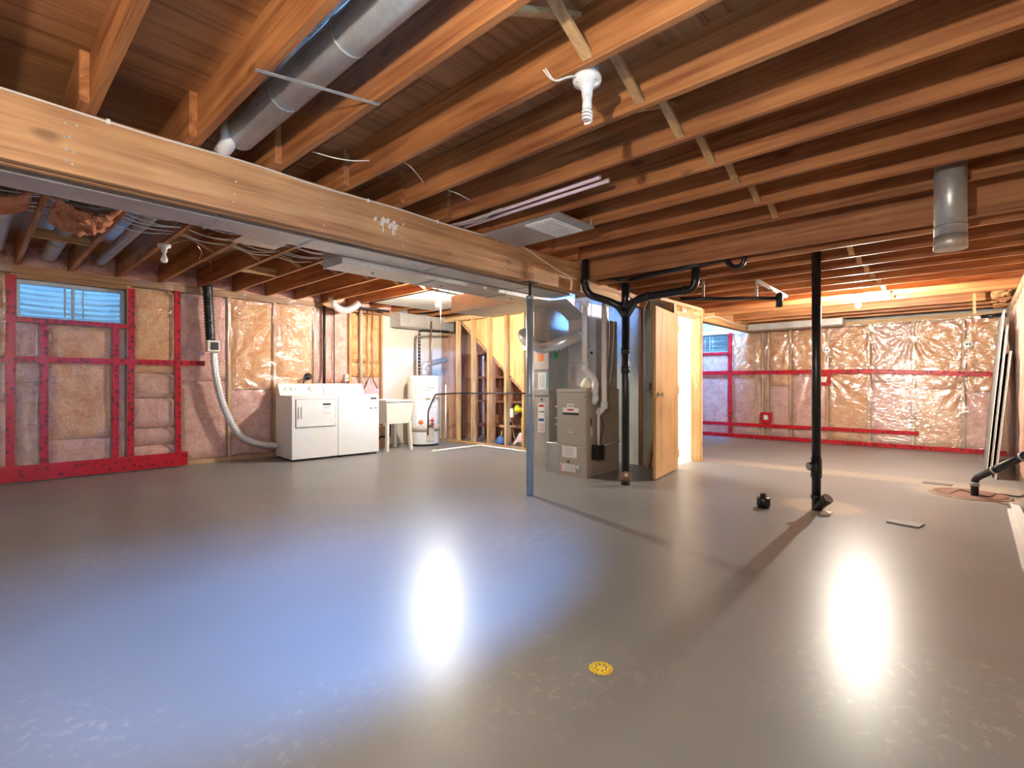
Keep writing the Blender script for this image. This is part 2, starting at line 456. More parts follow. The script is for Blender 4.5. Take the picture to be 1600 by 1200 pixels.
# subfloor sheets
def sheets(x0, x1, y0, y1, z):
    y, row = y0, 0
    while y < y1 - .05:
        ye = min(y + 1.22, y1); x = x0 - (1.22 if row % 2 else 0)
        while x < x1 - .05:
            xa, xe = max(x, x0), min(x + 2.44, x1)
            if xe - xa > .05:
                MB().box((xa + .002, y + .002, z), (xe - .002, ye - .002, z + .018)).build('subfloor_panel', M['ply'], ceil)
            x += 2.44
        y += 1.22; row += 1
sheets(XL, 4.66, YR, BY1, ZS)
sheets(XL, 7.3, BY1, YB + .1, ZS)
sheets(4.74, XF, YR, BY1, ZS2)
# joists (one mesh per span, shared)
def joist_mesh(name, L):
    b = MB().box((-.019, -L / 2, 0), (.019, L / 2, .235), .002)
    bmesh.ops.recalc_face_normals(b.bm, faces=b.bm.faces)
    me = bpy.data.meshes.new(name); b.bm.to_mesh(me); b.bm.free(); me.materials.append(M['joist']); return me
def put(name, me, loc, parent):
    o = bpy.data.objects.new(name, me); C.objects.link(o); o.location = loc; o.parent = parent; ORG[o.name] = Vector(loc); return o
JX = [.42 + .4365 * n - .019 for n in range(-2, 10)]
JB = [.42 + .4365 * n - .057 for n in range(-2, 15)]
JF = [4.83 + .019 + .4365 * n for n in range(0, 13) if n != 9]
m1 = joist_mesh('near_joist', BY1 + .1 - YR); m2 = joist_mesh('back_joist', YB + .1 - 3.0); m3 = joist_mesh('far_joist', BY0 - YR)
for x in JX: put('joist', m1, (x, (BY1 + .1 + YR) / 2, ZJ), ceil)
for x in JB: put('joist', m2, (x, (YB + .1 + 3.0) / 2, ZJ), ceil)
for x in JF: put('joist', m3, (x, (BY0 + YR) / 2, ZJ2), ceil)
# cross bridging between joists
def bridging(xs, y, z):
    for a, b in zip(xs, xs[1:]):
        if b - a > .5: continue
        for (x0, z0, x1, z1, dy) in ((a + .019, z + .21, b - .019, z + .018, 0), (a + .019, z + .018, b - .019, z + .21, .05)):
            if dy and abs(a - 1.71) < .05 and z == ZJ and y < 2: continue   # the lamp box sits here
            MB().bar((x0, y + dy, z0), (x1, y + dy, z1), .042, .019).build('bridging', M['brace'], ceil)
bridging(JX[2:], 1.14, ZJ); bridging(JF[:9], .78, ZJ2); bridging(JB[4:14], 5.55, ZJ)
for x0, x1, y in ((JB[2], JB[3], 6.1), (JB[6], JB[7], 6.2)):
    MB().box((x0 + .019, y - .019, ZJ), (x1 - .019, y + .019, ZJ + .09), .002).build('blocking', M['brace'], ceil)

# ------------------------------------------------------------------ walls
def fbm(x, y, s=0.0):
    return noise.noise((x, y, s)) + .5 * noise.noise((2 * x, 2 * y, s + 9))
def batt(parent, fn, u0, u1, z0, z1, mat, depth=.02):
    sd = random.random() * 50; g = .004
    u0 += g; u1 -= g; z0 += g; z1 -= g
    nu = max(4, int((u1 - u0) / .05)); nz = max(4, int((z1 - z0) / .06))
    def f(a, b):
        e = min(1, min(a, 1 - a) * (u1 - u0) / .05) ** .5 * min(1, min(b, 1 - b) * (z1 - z0) / .04) ** .5
        u, z = u0 + a * (u1 - u0), z0 + b * (z1 - z0)
        n = -.05 + e * (.05 + depth * .5 + .017 * fbm(u * 5, z * 5, sd))
        wob = .004 * fbm(u * 9, z * 9, sd + 3)
        return fn(u + wob * (1 - e), n, z + wob)
    MB().grid(f, nu, nz).build('insulation_batt', mat, parent)
def film(parent, fn, u0, u1, z0, z1, mat, n0=.040, amp=.006, pulls=14, pa=.006):
    """plastic sheet, puckered around the points where it is stapled to the studs"""
    rs = random.Random(int(u0 * 100) + 5); sd = rs.random() * 50
    PP = [(rs.choice(STUDS_U.get(parent.name, [u0, u1])) if rs.random() < .75 else rs.uniform(u0, u1), z1 - abs(rs.gauss(0, .55)), rs.uniform(.25, .6), rs.randint(8, 17), rs.uniform(0, 6)) for _ in range(pulls)]
    PP = [p for p in PP if u0 - .3 < p[0] < u1 + .3]
    def f(a, b):
        u, z = u0 + a * (u1 - u0), z0 + b * (z1 - z0)
        n = n0 + amp * fbm(u * 2.3 + z * 1.1, z * 2.3, sd) + .0015 * fbm(u * 11 + z * 7, z * 5, sd)
        for (pu, pz, pr, pk, ph) in PP:
            du, dz = u - pu, z - pz; r = math.hypot(du, dz)
            if r < pr * 3:
                n += pa * min(1, r / .12) * math.exp(-(r / pr) ** 2) * math.cos(pk * math.atan2(dz, du) + ph + 2.5 * noise.noise((u * 3, z * 3, ph)))
        return fn(u, min(.057, max(.026, n)), z)
    return MB().grid(f, int((u1 - u0) / .022), int((z1 - z0) / .022)).build('plastic_film', mat, parent)
STUDS_U = {'wall_back': [1.87, 2.48, 3.10, 3.72], 'wall_far': [-.37, .10, .71, 1.31, 1.93, 2.53, 3.02, 3.60]}
def tape(parent, fn, p, q, w, n=.05):
    """strip of red tape from p to q, both (u, z) in the wall plane"""
    p, q = Vector((*p, 0)), Vector((*q, 0)); t = (q - p); L = t.length; t.normalize(); s_ = Vector((-t.y, t.x, 0))
    k = max(3, int(L / .07)); sd = random.random() * 50; b = MB(); rows = []
    for i in range(k + 1):
        c = p + t * (L * i / k); row = []
        for e in (-1, -.33, .33, 1):
            o = c + s_ * (w / 2 * e + .0025 * noise.noise((i * .7, e * 3, sd)))
            row.append(b.bm.verts.new(fn(o.x, n + .001 * noise.noise((i * .9, e * 2, sd + 5)), o.y)))
        rows.append(row)
    for r0, r1 in zip(rows, rows[1:]):
        for j in range(3):
            f = b.bm.faces.new((r0[j], r1[j], r1[j + 1], r0[j + 1]))
    o = b.build('red_tape', M['tape'], parent)
    o.modifiers.new('thickness', 'SOLIDIFY').thickness = .0008
    return o

# back wall, with the laundry window
WX0, WX1, WZ0, WZ1 = .36, 1.31, 1.80, 2.235
mb = MB()
mb.box((XL - .2, YB + .1, -.05), (WX0, YB + .3, ZJ)); mb.box((WX1, YB + .1, -.05), (XF + .3, YB + .3, ZJ))
mb.box((WX0, YB + .1, -.05), (WX1, YB + .3, WZ0)); mb.box((WX0, YB + .1, WZ1), (WX1, YB + .3, ZJ))
mb.box((XL - .2, YB + .2, ZJ), (XF + .3, YB + .3, ZS + .03))
wall_back = struct('wall_back', mb, M['concrete'])
def plate(parent, fn, u0, u1, z0, z1, mat, n0=-.09, n1=.0):
    wbox(MB(), fn, u0, u1, n0, n1, z0, z1, .002).build('plate', mat, parent)
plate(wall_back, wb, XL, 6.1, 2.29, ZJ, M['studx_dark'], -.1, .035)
plate(wall_back, wb, XL, 5.0, 0, .06, M['studx'])
def stud(parent, fn, u, z0, z1, n0=-.09, n1=.012, w=.038, mat='studz'):
    wbox(MB(), fn, u - w / 2, u + w / 2, n0, n1, z0, z1, .002).build('stud', M[mat], parent)
for u in (-.86, -.25, .33, 1.345, 1.87, 2.48, 3.10, 3.72, 4.33, 4.94): stud(wall_back, wb, u, .06, 2.29)
for u in (.58, 1.21): stud(wall_back, wb, u, .06, WZ0 - .04)
plate(wall_back, wb, .35, 1.325, WZ0 - .04, WZ0, M['studx'], -.1, .02)
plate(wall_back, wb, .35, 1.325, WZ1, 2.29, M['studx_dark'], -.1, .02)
cells = [(-.84, -.27, [.06, .7, 1.3, 2.29], 'ptp'), (-.23, .31, [.06, .9, 1.35, 2.29], 'pto'), (.35, .56, [.06, 1.1, 1.35, 1.76], 'ttp'),
         (.60, 1.19, [.06, .44, 1.76], 'po'), (1.23, 1.325, [.06, 1.1, 1.76], 'tt'), (1.365, 1.85, [.06, .30, .52, .90, 1.22, 2.29], 'pppto'),
         (1.89, 2.46, [.06, 1.12, 2.29], 'pp'), (2.50, 3.08, [.06, 1.0, 2.29], 'po'), (3.12, 3.70, [.06, 1.03, 2.29], 'po'),
         (3.74, 4.31, [.06, 1.1, 2.29], 'pp'), (4.35, 4.92, [.06, 1.2, 1.45, 2.29], 'poo')]
KEY = {'p': 'pink', 'o': 'orange', 't': 'tan'}
for u0, u1, zs, ks in cells:
    for z0, z1, k in zip(zs, zs[1:], ks): batt(wall_back, wb, u0, u1, z0, z1, M[KEY[k]])
for a, b in zip(JB, JB[1:]):                     # insulation stuffed between the joist ends
    if a > 4.9: break
    def f(s_, t, a=a, b=b):
        e = min(1, 6 * min(s_, 1 - s_)) ** .5
        return Vector((a + .02 + s_ * (b - a - .04), YB + .02 - e * (.06 + .05 * fbm(s_ * 2 + a * 7, t * 2, a)) * math.sin(math.pi * min(1, t * 1.2 + .1)) , ZJ + t * .23))
    MB().grid(f, 8, 6).build('insulation_batt', M['pink'], wall_back)
film(wall_back, wb, XL, .32, .0, 2.36, M['poly']); film(wall_back, wb, 1.335, 3.78, .0, 2.36, M['poly'], pulls=22, pa=.010)
film(wall_back, wb, .32, 1.335, .0, WZ0 - .01, M['poly'])
for p, q, w in (((.307, .1), (.315, 2.26), .072), ((.578, .1), (.575, 1.79), .068), ((1.205, .1), (1.21, 1.79), .062), ((1.352, .12), (1.36, 2.25), .066),
                ((1.855, .14), (1.845, 2.29), .062), ((XL, 1.345), (2.16, 1.355), .066), ((.30, 1.785), (1.40, 1.785), .05), ((XL, .105), (1.96, .105), .175)):
    tape(wall_back, wb, p, q, w, .0585 + random.random() * .003)
wbox(MB(), wb, 4.96, 6.30, -.08, -.02, 0, 2.30).build('drywall_panel', M['drywall'], wall_back)
wbox(MB(), wb, 6.30, 9.9, -.08, -.03, 0, 2.6).build('sheathing_panel', M['redwoodz'], wall_back)

# window of the back wall, its bars and its well
def window(name, fn, u0, u1, z0, z1, npl, bars, wellname, welllabel, well=True, gap=.04):
    b = MB()
    for (a0, a1, c0, c1) in ((u0, u0 + .03, z0, z1), (u1 - .03, u1, z0, z1), (u0 + .03, u1 - .03, z0, z0 + .03), (u0 + .03, u1 - .03, z1 - .04, z1)):
        wbox(b, fn, a0, a1, npl - .03, npl + .03, c0, c1)
    w = struct(name, b, M['frame'], fn((u0 + u1) / 2, npl, z0))
    mid = (u0 + u1) / 2
    wbox(MB(), fn, mid - .014, mid + .014, npl - .02, npl + .02, z0 + .03, z1 - .04, .002).build('window_mullion', M['frame'], w)
    for a0, a1 in ((u0 + .03, mid - .014), (mid + .014, u1 - .03)):
        wbox(MB(), fn, a0, a1, npl - .003, npl + .003, z0 + .03, z1 - .04).build('window_pane', M['glass'], w)
    if bars:
        for u in (mid - .075, mid + .085):
            MB().tube([fn(u, npl + .045, z0 + .05), fn(u, npl + .045, z1 - .05)], .007, 8).build('window_bar', M['bar'], w)
        for z in (z0 + .07, z0 + .24):
            MB().tube([fn(u0 + .03, npl + .04, z), fn(u1 - .03, npl + .04, z)], .0025, 6).build('window_wire', M['bar'], w)
    if well:
        n0 = -.32; R = (u1 - u0) / 2 + .14; D = .62
        def f(a, t):
            an = math.pi * a
            z = z0 - .35 + t * 1.0
            rip = 1 + .045 * math.cos(2 * math.pi * z / .068)
            return fn(mid - math.cos(an) * R * rip, n0 - math.sin(an) ** .6 * D * rip, z)
        o = MB().grid(f, 28, 90).build(wellname, M['well'])
        o.modifiers.new('thickness', 'SOLIDIFY').thickness = .003
        tag(o, welllabel, 'window well')
        MB().box(fn(mid - R - .05, n0 - gap, z0 + .66), fn(mid + R + .05, n0 - D - .15, z0 + .68)).build('well_sky_blocker', M['blocker'], o)  # unseen lid added to hold sky light back from the well
        MB().box(fn(mid - R, n0, z0 - .36), fn(mid + R, n0 - D - .1, z0 - .33)).build('gravel_bed', M['gravel'], o)
    return w
window('window_1', wb, WX0, WX1, WZ0, WZ1, -.10, True, 'window_well', 'corrugated steel window well outside the wide window left of the dryer')

# far wall, with a second small window
FW = (3.60, 4.55, 1.73, 2.13)
mb = MB()
mb.box((XF + .1, YR - .2, -.05), (XF + .3, FW[0], ZS + .03)); mb.box((XF + .1, FW[1], -.05), (XF + .3, YB + .3, ZS + .03))
mb.box((XF + .1, FW[0], -.05), (XF + .3, FW[1], FW[2])); mb.box((XF + .1, FW[0], FW[3]), (XF + .3, FW[1], ZS + .03))
wall_far = struct('wall_far', mb, M['concrete'])
plate(wall_far, wf, YR, 7.6, 2.10, 2.18, M['studx_y'], -.1, .03); plate(wall_far, wf, YR, 7.6, 0, .05, M['studx_y'])
fs = [-.37, .10, .71, 1.31, 1.93, 2.53, 3.02, 3.60]
for u in fs: stud(wall_far, wf, u, .05, 2.10)
stud(wall_far, wf, 2.92, .05, 2.10); stud(wall_far, wf, 4.57, .05, 2.10)
plate(wall_far, wf, 3.62, 4.55, FW[2] - .04, FW[2], M['studx_y'], -.1, .01)
fsplit = {-.37: ([.05, .96, 2.1], 'po'), .10: ([.05, 1.0, 2.1], 'oo'), .71: ([.05, 1.12, 2.1], 'pt'), 1.31: ([.05, 1.02, 2.1], 'oo'),
          1.93: ([.05, 1.25, 2.1], 'po'), 2.53: ([.05, 1.05, 2.1], 'po'), 3.02: ([.05, 1.2, 2.1], 'po')}
for a, b in zip(fs, fs[1:]):
    if a == 2.53: batt(wall_far, wf, 2.55, 2.90, .05, 1.05, M['pink']); batt(wall_far, wf, 2.55, 2.90, 1.05, 2.1, M['orange']); batt(wall_far, wf, 2.94, 3.0, .05, 2.1, M['tan']); continue
    zs, ks = fsplit[a]
    for z0, z1, k in zip(zs, zs[1:], ks): batt(wall_far, wf, a + .02, b - .02, z0, z1, M[KEY[k]], .03)
batt(wall_far, wf, 3.62, 4.55, .05, 1.2, M['pink']); batt(wall_far, wf, 3.62, 4.55, 1.2, 1.69, M['pink']); batt(wall_far, wf, 4.59, 5.4, .05, 2.1, M['pink'])
film(wall_far, wf, YR, 3.60, 0, 2.12, M['poly_far'], .044, .008, 30, .014); film(wall_far, wf, 3.60, 5.4, 0, 1.72, M['poly_far'], .042, .006, 6)
for p, q, w in (((5.2, 1.31), (1.3, 1.30), .075), ((1.35, 1.30), (-.40, 1.222), .075), ((5.2, .27), (.64, .275), .065), ((5.2, .045), (-.38, .045), .07),
                ((3.61, .03), (3.61, 2.12), .075), ((4.6, 1.71), (3.6, 1.71), .05)):
    tape(wall_far, wf, p, q, w, .060 + random.random() * .004)
for u, z, s_ in ((2.96, .43, .10), (1.99, 1.165, .10)):   # taped frames around the outlet boxes
    for p, q in (((u - s_, z - s_ * .85), (u - s_, z + s_ * .85)), ((u + s_ * .6, z - s_ * .85), (u + s_ * .6, z + s_ * .85)), ((u - s_ * 1.2, z - s_ * .85), (u + s_ * .8, z - s_ * .85)), ((u - s_ * 1.2, z + s_ * .75), (u + s_ * .8, z + s_ * .75))):
        tape(wall_far, wf, p, q, .055, .066)
window('window_2', wf, *FW, -.08, True, 'window_well', 'corrugated steel window well outside the small window beyond the closet', True, .012)

# right wall, with an assumed, unseen window added to cast blue daylight on the floor
RW = (.85, 1.80, 1.68, 2.2)
mb = MB()
mb.box((XL - .2, YR - .3, -.05), (RW[0], YR - .1, ZS + .03)); mb.box((RW[1], YR - .3, -.05), (XF + .3, YR - .1, ZS + .03))
mb.box((RW[0], YR - .3, -.05), (RW[1], YR - .1, RW[2])); mb.box((RW[0], YR - .3, RW[3]), (RW[1], YR - .1, ZS + .03))
wall_right = struct('wall_right', mb, M['concrete'])
plate(wall_right, wr, XL, XF, 2.10, 2.18, M['studx'], -.1, .02)
x = -.6
while x < XF - .2:
    if not RW[0] - .03 < x < RW[1] + .03: stud(wall_right, wr, x, 0, 2.10, w=.042)
    x += .61
x = 2.45
while x < XF - .6:
    batt(wall_right, wr, x + .02 if x > 2.45 else 2.4, x + .59, .05, 2.1, M['tan'] if int(x * 10) % 2 else M['orange'], .03); x += .61
film(wall_right, wr, 2.45, XF - .03, 0, 2.12, M['poly'], .042, .008)
window('window_assumed', wr, *RW, -.15, False, '', '', False)  # assumed window, never in view, added for the blue floor light
# outside that window: unseen ground, walls and eave added to shape its daylight
struct('ground_sky_blocker', MB().box((-14, YR - 14, 1.50), (16, YR - .3, 1.56)), M['grass'])  # added slab, stops sky from below reaching the ceiling
struct('wall_sky_blocker', MB().box((-14, -6.0, 1.5), (16, -5.8, 4.3)), M['blocker'])  # added unseen wall, blocks the low sky
struct('wall_daylight_fins', MB().box((RW[0] - .25, YR - 1.5, 1.5), (RW[0] - .03, YR - .3, 2.95)).box((RW[1] + .03, YR - 1.5, 1.5), (RW[1] + .25, YR - .3, 2.95)), M['blocker'])  # added side fins, narrow the daylight sideways
struct('eave_sky_blocker', MB().box((-3, YR - 1.0, 2.95), (XF + .5, YR - .28, 3.05)), M['blocker'])  # added overhang, blocks the steep sky
wall_left = struct('wall_left', MB().box((XL - .2, YR - .3, -.05), (XL, YB + .3, ZS + .03)), M['concrete'])
pl = bpy.data.lights.new('assumed_window_portal', 'AREA'); pl.shape = 'RECTANGLE'; pl.size = RW[1] - RW[0]; pl.size_y = RW[3] - RW[2]
pl.cycles.is_portal = True  # portal guiding sky light through the assumed window
po = bpy.data.objects.new('assumed_window_portal', pl); C.objects.link(po); po.location = ((RW[0] + RW[1]) / 2, YR - .2, (RW[2] + RW[3]) / 2)
po.rotation_euler = (math.radians(90), 0, 0)

# ------------------------------------------------------------------ closet under the beam, its doorway and its open door
CX0, CX1, CY0 = 6.04, 6.97, 2.78
mb = MB()
mb.box((CX0 + .06, CY0 + .12, 0), (CX0 + .08, 4.4, 2.14)); mb.box((CX1 - .05, CY0 + .12, 0), (CX1 - .03, 4.4, 2.14))
mb.box((CX0 + .06, 4.38, 0), (CX1 - .03, 4.4, 2.14)); mb.box((CX0 + .06, CY0 + .12, 2.12), (CX1 - .03, 4.4, 2.14))
mb.box((CX0 + .08, CY0 + .1, 0), (CX1 - .05, 4.38, .006))
wall_closet = struct('wall_closet', mb, M['white_wall'])
MB().box((CX0 + .04, CY0 + .10, 0), (CX0 + .055, 5.0, 2.34)).build('drywall_panel', M['greywall'], wall_closet)
MB().box((CX1 - .03, CY0 + .12, 0), (CX1 - .015, 4.4, 2.15)).build('drywall_panel', M['greywall'], wall_closet)
def frm(name, a, b, mat): return MB().box(a, b, .002).build(name, M[mat], wall_closet)
frm('stud', (CX0 + .02, CY0, 0), (CX0 + .08, CY0 + .12, 2.1), 'studz')
frm('stud', (CX1 - .045, CY0, 0), (CX1, CY0 + .12, 2.1), 'studz')
frm('stud', (CX1 - .09, CY0 + .005, 0), (CX1 - .05, CY0 + .115, 2.02), 'studz')
frm('plate', (CX0 - .35, CY0, 2.10), (CX1, CY0 + .12, 2.14), 'studx'); frm('plate', (CX0 + .02, CY0 + .005, 1.985), (CX1 - .045, CY0 + .115, 2.025), 'studx')
for x in (CX0 + .3, CX0 + .62): frm('stud', (x, CY0 + .02, 2.025), (x + .038, CY0 + .1, 2.10), 'studz')
frm('stud', (CX0 - .02, 3.22, 0), (CX0 + .04, 3.26, 2.1), 'redwoodz')
frm('stud', (CX0 - .04, 3.02, 0), (CX0 + .04, 3.06, 2.1), 'redwoodz')
frm('door_jamb', (CX1 - .105, CY0 - .005, 0), (CX1 - .09, CY0 + .125, 1.985), 'door')
frm('door_jamb', (CX0 + .08, CY0 - .005, 0), (CX0 + .095, CY0 + .125, 1.985), 'door')
MB().box((CX1 - .112, CY0 + .03, 1.03), (CX1 - .10, CY0 + .055, 1.09)).build('strike_plate', M['brass'], wall_closet)
# the open door: hinged at (6.1, 2.76), swung flat towards the photographer
hinge, tip = Vector((6.10, 2.745, 0)), Vector((5.20, 2.60, 0))
dx = (tip - hinge).normalized(); dn = Vector((dx.y, -dx.x, 0))
if dn.y > 0: dn = -dn
L_ = (tip - hinge).length
XD = Matrix(((dx.x, dn.x, 0, hinge.x), (dx.y, dn.y, 0, hinge.y), (0, 0, 1, 0), (0, 0, 0, 1)))
door = struct('door_1', MB(XD).box((0, -.035, .012), (L_, 0, 1.957), .002), M['door'], hinge)
for sgn, nm in ((1, 'knob'), (-1, 'knob')):
    y0 = 0 if sgn > 0 else -.035
    MB(XD).lathe([(.0, 0), (.03, 0), (.03, .006), (.011, .010), (.011, .035), (.024, .042), (.027, .055), (.02, .066), (0, .068)], (L_ - .07, y0, .96), (0, sgn, 0), 16).build('door_knob', M['chrome'], door)
MB(XD).box((L_ - .001, -.03, .92), (L_ + .002, -.005, 1.0)).build('latch_plate', M['brass'], door)
for z in (.2, 1.0, 1.78):
    MB(XD).tube([(-.008, .004, z - .045), (-.008, .004, z + .045)], .007, 8).build('hinge', M['brass'], door)

# ------------------------------------------------------------------ beams
t = thing('main_beam', 'long pale triple-ply wooden beam carrying the joists across the whole basement', 'beam', (4.8, (BY0 + BY1) / 2, 2.07))
for i in range(3):
    for x0, x1 in ((XL, 3.70), (3.702, XF)):
        a = BY0 + i * .0383
        MB().box((x0, a, 2.07 + (.004 if i == 1 else 0)), (x1, a + .0375, ZJ), .0025).build('beam_ply', M['beam'], t)
for x in (.32, .33, 1.03, 1.58, 2.2, 2.75, 3.3, 3.62):
    for z in (2.12, 2.18, 2.24, 2.30):
        MB().lathe([(0, 0), (.006, 0), (.005, .002), (0, .0025)], (x + random.uniform(-.02, .02), BY0, z + random.uniform(-.01, .01)), (0, -1, 0), 8).build('nail_head', M['galv'], t)
b = MB()
for i in range(26):                              # white paint splash on the near face
    x, z = 2.06 + random.gauss(0, .055), 2.275 - abs(random.gauss(0, .03)); r = random.uniform(.004, .014)
    b.lathe([(r, 0), (r * .7, .0012), (0, .0015)], (x, BY0 - .0002, z), (0, -1, 0), 8)
for x in (2.02, 2.10, 2.115): b.box((x, BY0 - .001, 2.17), (x + .008, BY0 + .0002, 2.27))
b.build('paint_splash', M['paint_splash'], t)
t = thing('cross_beam', 'reddish double-ply wooden beam running right from the black drain pipes', 'beam', (4.66, 1.36, 2.22))
for i in range(2):
    MB().box((4.61 + i * .039, YR, 2.22), (4.648 + i * .039, BY0, 2.455), .0025).build('beam_ply', M['beamy'], t)
MB().box((4.60, YR, 2.458), (4.70, BY0, 2.478), .002).build('top_strip', M['beamy'], t)

# ================================================================== lamps
def pear(o, r=.03, L=.105):
    """A-shape bulb hanging from o, pointing down"""
    p = [(.013, 0), (.014, .022), (.017, .034), (r * .78, .052), (r, .074), (r * .93, .090), (r * .6, .101), (0, L)]
    return MB().lathe([(a, -z) for a, z in p], o, (0, 0, 1), 16)
def lamp_base(o, r=.055):
    return MB().lathe([(0, .012), (r, .012), (r, 0), (r * .92, -.010), (r * .5, -.020), (.024, -.034), (.022, -.058), (0, -.058)], o, (0, 0, 1), 20)
def bare_bulb(p, label, strength, col=BULB_WARM, string=0.0, strap=None):
    """p: top of the porcelain holder"""
    p = Vector(p)
    t = thing('bare_bulb_lamp', label, 'lamp', p, 'bare bulb ceiling lamps')
    lamp_base(p - Vector((0, 0, .012))).build('lamp_holder', M['porcelain'], t)
    if strap:
        MB().box((strap[0], p.y - .05, p.z), (strap[1], p.y + .05, p.z + .02), .002).build('mounting_bracket', M['galv'], t)
    m = emis('lit_bulb', col, strength) if strength else M['off_bulb']
    pear(p - Vector((0, 0, .066))).build('bulb', m, t)
    if string:
        MB().tube([p + Vector((.03, -.02, -.03)), p + Vector((.032, -.021, -string))], .0022, 6).build('pull_string', M['string'], t)
    return t
bare_bulb((4.42, 5.46, 2.33), 'lit bare bulb with a long pull string near the water heater', BULB_LAUNDRY, string=.62, strap=(4.30, 4.72))
bare_bulb((7.47, 1.04, ZJ2), 'lit bare bulb under the joists near the far creased plastic wall', BULB_FAR)
bare_bulb((1.236, 5.53, ZJ), 'unlit white bare bulb under the joists left of the dryer vent', BULB_OFF)
wl = Vector((-.50, .45, 0)); t = thing('assumed_lamp', 'assumed lit bare bulb on a tripod stand, added out of view beside the photographer', 'lamp', wl)  # assumed lamp, added unseen to light the joists and main beam
MB().tube([wl + Vector((0, 0, .35)), wl + Vector((0, 0, 1.70))], .012, 10).build('pole', M['iron'], t)
for k in range(3):
    a = 2 * math.pi * k / 3
    MB().tube([wl + Vector((0, 0, .55)), wl + Vector((.3 * math.cos(a), .3 * math.sin(a), .01))], .010, 8).build('leg', M['iron'], t)
MB().lathe([(0, 0), (.022, 0), (.024, .05), (0, .05)], wl + Vector((0, 0, 1.69)), n=14).build('socket', M['porcelain'], t)
MB().lathe([(.013, 0), (.014, .022), (.023, .052), (.03, .074), (.028, .09), (.018, .101), (0, .105)], wl + Vector((0, 0, 1.735)), n=16).build('bulb', emis('lit_bulb', (1, .89, .75), BULB_NEAR), t)
bare_bulb((6.5, 3.6, 2.118), 'assumed lit bulb, out of view inside the bright white closet', BULB_CLOSET, (1, .93, .82))  # bulb itself unseen, assumed from the bright closet
# spiral lamp
lc = Vector((1.775, 1.20, 2.365))
t = thing('spiral_bulb_lamp', 'white round ceiling lampholder with a spiral energy-saving bulb', 'lamp', lc)
MB().lathe([(0, .012), (.06, .012), (.062, .0), (.058, -.012), (.034, -.024), (.025, -.04), (.021, -.075), (0, -.075)], lc, (0, 0, 1), 24).build('lamp_holder', M['porcelain'], t)
MB().lathe([(0, .075), (.05, .075), (.05, .012), (0, .012)], lc, (0, 0, 1), 8).build('junction_box', M['galv_dull'], t)
MB().box(lc + Vector((-.048, -.02, .02)), lc + Vector((-.02, .02, .07))).build('box_bracket', M['galv_dull'], t)
for a in (.6, 2.7, 4.6):
    MB().lathe([(0, 0), (.006, 0), (.005, .003), (0, .003)], lc + Vector((.045 * math.cos(a), .045 * math.sin(a), -.0155)), (0, 0, -1), 8).build('screw', M['brass'], t)
MB().lathe([(.0, -.072), (.017, -.072), (.019, -.085), (.021, -.115), (.016, -.122), (0, -.122)], lc, (0, 0, 1), 16).build('ballast', M['porcelain'], t)
pts = []
for i in range(57):
    a = i / 56; an = 2 * math.pi * 3.2 * a
    pts.append(lc + Vector((.0185 * math.cos(an), .0185 * math.sin(an), -.126 - .048 * a)))
MB().tube(pts, .0058, 6).build('spiral_tube', M['off_bulb'], t)
for k, dy in enumerate((0, .012)):
    MB().tube(curve([lc + Vector((-.05, .01 + dy, .0)), lc + Vector((-.09, .03 + dy, -.012)), lc + Vector((-.13, .07 + dy, -.03 + .008 * k)), lc + Vector((-.17, .09 + dy, .01))], 5), .0035, 6).build('lamp_wire', M['cable'], t)

# ================================================================== laundry corner
def rot_at(o, deg): return Matrix.Translation(o) @ Matrix.Rotation(math.radians(deg), 4, 'Z')
def label_lines(xf, x0, y, zs, L, h, mat, parent, name='printed_line'):
    for z in zs: MB(xf).box((x0, y - .0012, z), (x0 + L, y, z + h)).build(name, M[mat], parent)
def appliance(o, deg, w, name, label):
    xf = rot_at(o, deg)
    t = thing(name, label, 'appliance', o)
    MB(xf).box((0, 0, .028), (w, .64, .915), .008, 2).build('cabinet', M['white'], t)
    for x in (.05, w - .05):
        for y in (.05, .59): MB(xf).lathe([(0, 0), (.02, 0), (.02, .012), (.01, .016), (.01, .03), (0, .03)], (x, y, 0), (0, 0, 1), 10).build('foot', M['rubber'], t)
    c = MB(xf); c.prism([(0.004, .47, .915), (.004, .64, .915), (.004, .64, 1.085), (.004, .575, 1.085)], (w - .008, 0, 0))
    con = c.build('console', M['white'], t)
    # the console slope, as a frame for its knobs
    a, b = Vector((0, .47, .915)), Vector((0, .575, 1.085)); sl = (b - a).normalized(); nn = Vector((0, -sl.z, sl.y))
    def knob(x, k, r, d=.018):
        p = xf @ (a + (b - a) * k + Vector((x, 0, 0))); n = (xf.to_3x3() @ nn)
        kb = MB().lathe([(0, 0), (r * 1.25, 0), (r * 1.25, .003), (r, .005), (r * .9, d), (0, d)], p, n, 18).build('control_knob', M['white_matte'], con)
        MB().lathe([(r * 1.28, .001), (r * 1.4, .001), (r * 1.4, .0022), (r * 1.28, .0022)], p, n, 18).build('knob_ring', M['grey_ink'], t)
    return xf, t, con, knob
xf, dryer, con, knob = appliance(Vector((3.02, 6.90, 0)), -4, .66, 'clothes_dryer', 'white front-door clothes dryer standing left of the washing machine')
knob(.10, .55, .018); knob(.185, .55, .021); knob(.25, .55, .012); knob(.47, .52, .033, .024)
b = MB(xf); b.box((.055, -.014, .475), (.615, 0, .86), .006, 2); dd = b.build('dryer_door', M['white'], dryer)
MB(xf).box((.047, -.004, .467), (.623, 0, .868), .003).build('door_gasket', M['grey_ink'], dryer)
MB(xf).box((.085, -.030, .60), (.10, -.012, .76), .005, 2).build('door_handle', M['white_matte'], dd)
MB(xf).box((.112, -.018, .60), (.135, -.013, .76), .002).build('handle_recess', M['grey_ink'], dd)
